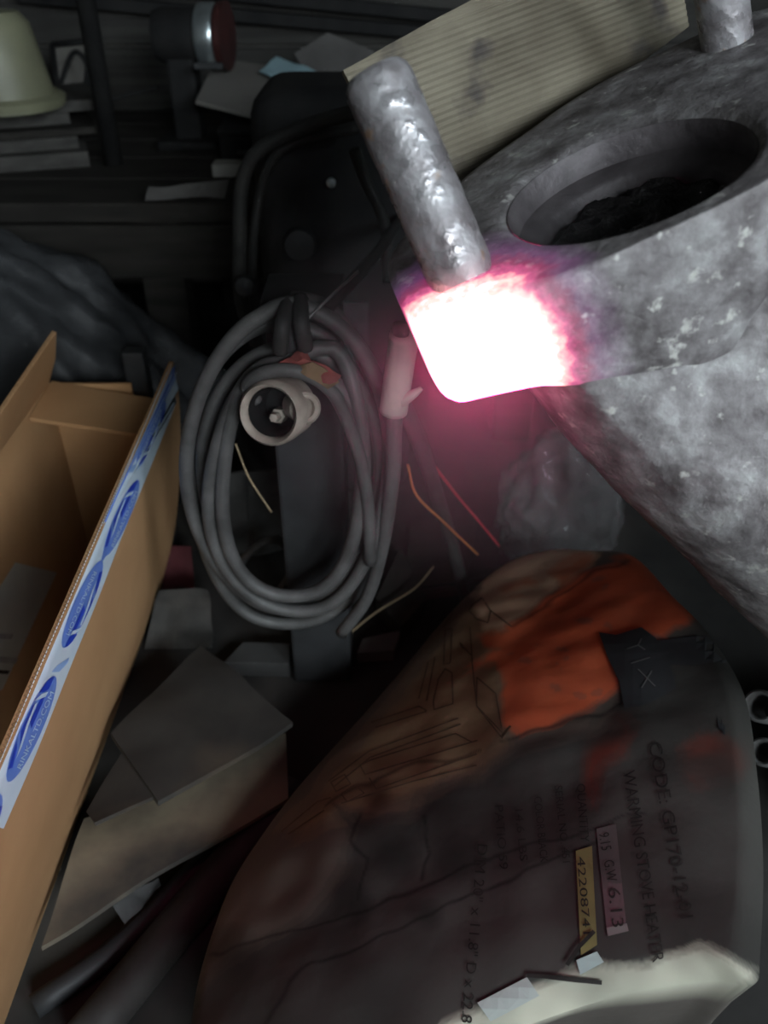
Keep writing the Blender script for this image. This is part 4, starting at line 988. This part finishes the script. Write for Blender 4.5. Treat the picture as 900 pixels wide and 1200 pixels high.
cab = [('thick black cable hanging in a long arc left of the machine housing', [PY(420, 130, 1.05), PY(360, 148, 1.08), PY(305, 175, 1.08), PY(284, 215, 1.08), PY(281, 280, 1.06), PY(283, 350, 1.0), PY(300, 400, 0.92)], 0.009),
       ('thin black cable close beside the machine housing', [PY(420, 150, 1.1), PY(350, 165, 1.1), PY(318, 190, 1.1), PY(302, 240, 1.1), PY(296, 310, 1.06), PY(298, 370, 1.0)], 0.006),
       ('black cable hanging down the right of the machine housing', [PY(415, 175, 1.05), PY(430, 215, 1.05), PY(450, 260, 1.04), PY(455, 330, 1.0)], 0.007),
       ('stiff black cable slanting from the hose coil up to the machine housing', [PY(372, 372, 0.70), PY(405, 338, 0.76), PY(445, 292, 0.92), PY(470, 255, 1.135)], 0.006)]
for lab, pts, r in cab:
    o = tube('black_cable', pts, r, m_blackhose, seg=10); tag(o, lab, 'cable')
o = tube('bright_wire', [PY(356, 378, 0.68), PY(390, 345, 0.70), PY(420, 318, 0.72)], 0.0013, m_steel, seg=6); tag(o, 'fine bright wire sticking up from the top of the hose coil', 'wire')
kb = PY(288, 335, 0.985)
o = lathe('cable_plug', [(0.004, -0.012), (0.011, -0.01), (0.013, 0.0), (0.011, 0.01), (0.0004, 0.014)], kb, (0, -1, 0.2), m_post, None, seg=18); tag(o, 'round grey plug hanging on the thick black cable', 'plug')

# plastic sheeting heaped behind the open carton
hp_ = thing('plastic_sheeting', (-0.6, 1.2, 0), 'heap of milky plastic sheeting behind the open carton', 'plastic sheet')
blob('sheet_heap', Vector((-0.60, 1.19, 0.14)), 0.28, 0.12, 0.30, m_sheetfilm, 0.12, 1.5, seed=2, parent=hp_, folds=0.5)
blob('filling', Vector((-0.60, 1.20, 0.12)), 0.20, 0.08, 0.18, mat('dark_stuffing', (0.06, 0.06, 0.06), (0.035, 0.035, 0.035), 10, 0.9), 0.18, 2.0, sub=4, seed=9, parent=hp_)
pbk = PY(158, 418, 1.04)
o = obox('tin_box', Vector((pbk.x, 1.04, pbk.z / 2 + 0.005)), XYZ, (0.014, 0.012, pbk.z / 2 + 0.005), m_post, None, 0.003); tag(o, 'narrow grey tin standing behind the open carton', 'tin')

# ================================================================== added haze volume imitating lens bloom round the hot lug
def bloom():
    c = hot3 + Vector((-0.005, 0.03, -0.035)); R_ = 0.15
    bm = bmesh.new(); bmesh.ops.create_icosphere(bm, subdivisions=3, radius=R_)
    V = [v.co + c for v in bm.verts]; bm.verts.index_update(); Fc = [tuple(v.index for v in f.verts) for f in bm.faces]; bm.free()
    m = bpy.data.materials.new('bloom_volume'); m.use_nodes = True; nt = m.node_tree; N = nt.nodes; L = nt.links
    N.remove(N['Principled BSDF']); sc = N.new('ShaderNodeVolumeScatter'); sc.inputs['Color'].default_value = (0.9, 0.9, 0.9, 1)
    tc = N.new('ShaderNodeTexCoord'); ma = N.new('ShaderNodeMapping'); ma.inputs['Location'].default_value = (0, 0, -1); ma.inputs['Scale'].default_value = (1 / R_,) * 3
    L.new(tc.outputs['Object'], ma.inputs[0]); gr_ = N.new('ShaderNodeTexGradient'); gr_.gradient_type = 'QUADRATIC_SPHERE'
    L.new(ma.outputs[0], gr_.inputs[0]); mu = N.new('ShaderNodeMath'); mu.operation = 'MULTIPLY'; mu.inputs[1].default_value = 1.9
    L.new(gr_.outputs['Fac'], mu.inputs[0]); L.new(mu.outputs[0], sc.inputs['Density'])
    L.new(sc.outputs[0], N['Material Output'].inputs['Volume'])
    o = mk('bloom_haze', V, Fc, m, smooth=True); tag(o, 'added haze volume imitating lens bloom round the white-hot lug', 'bloom', kind='stuff')
bloom()
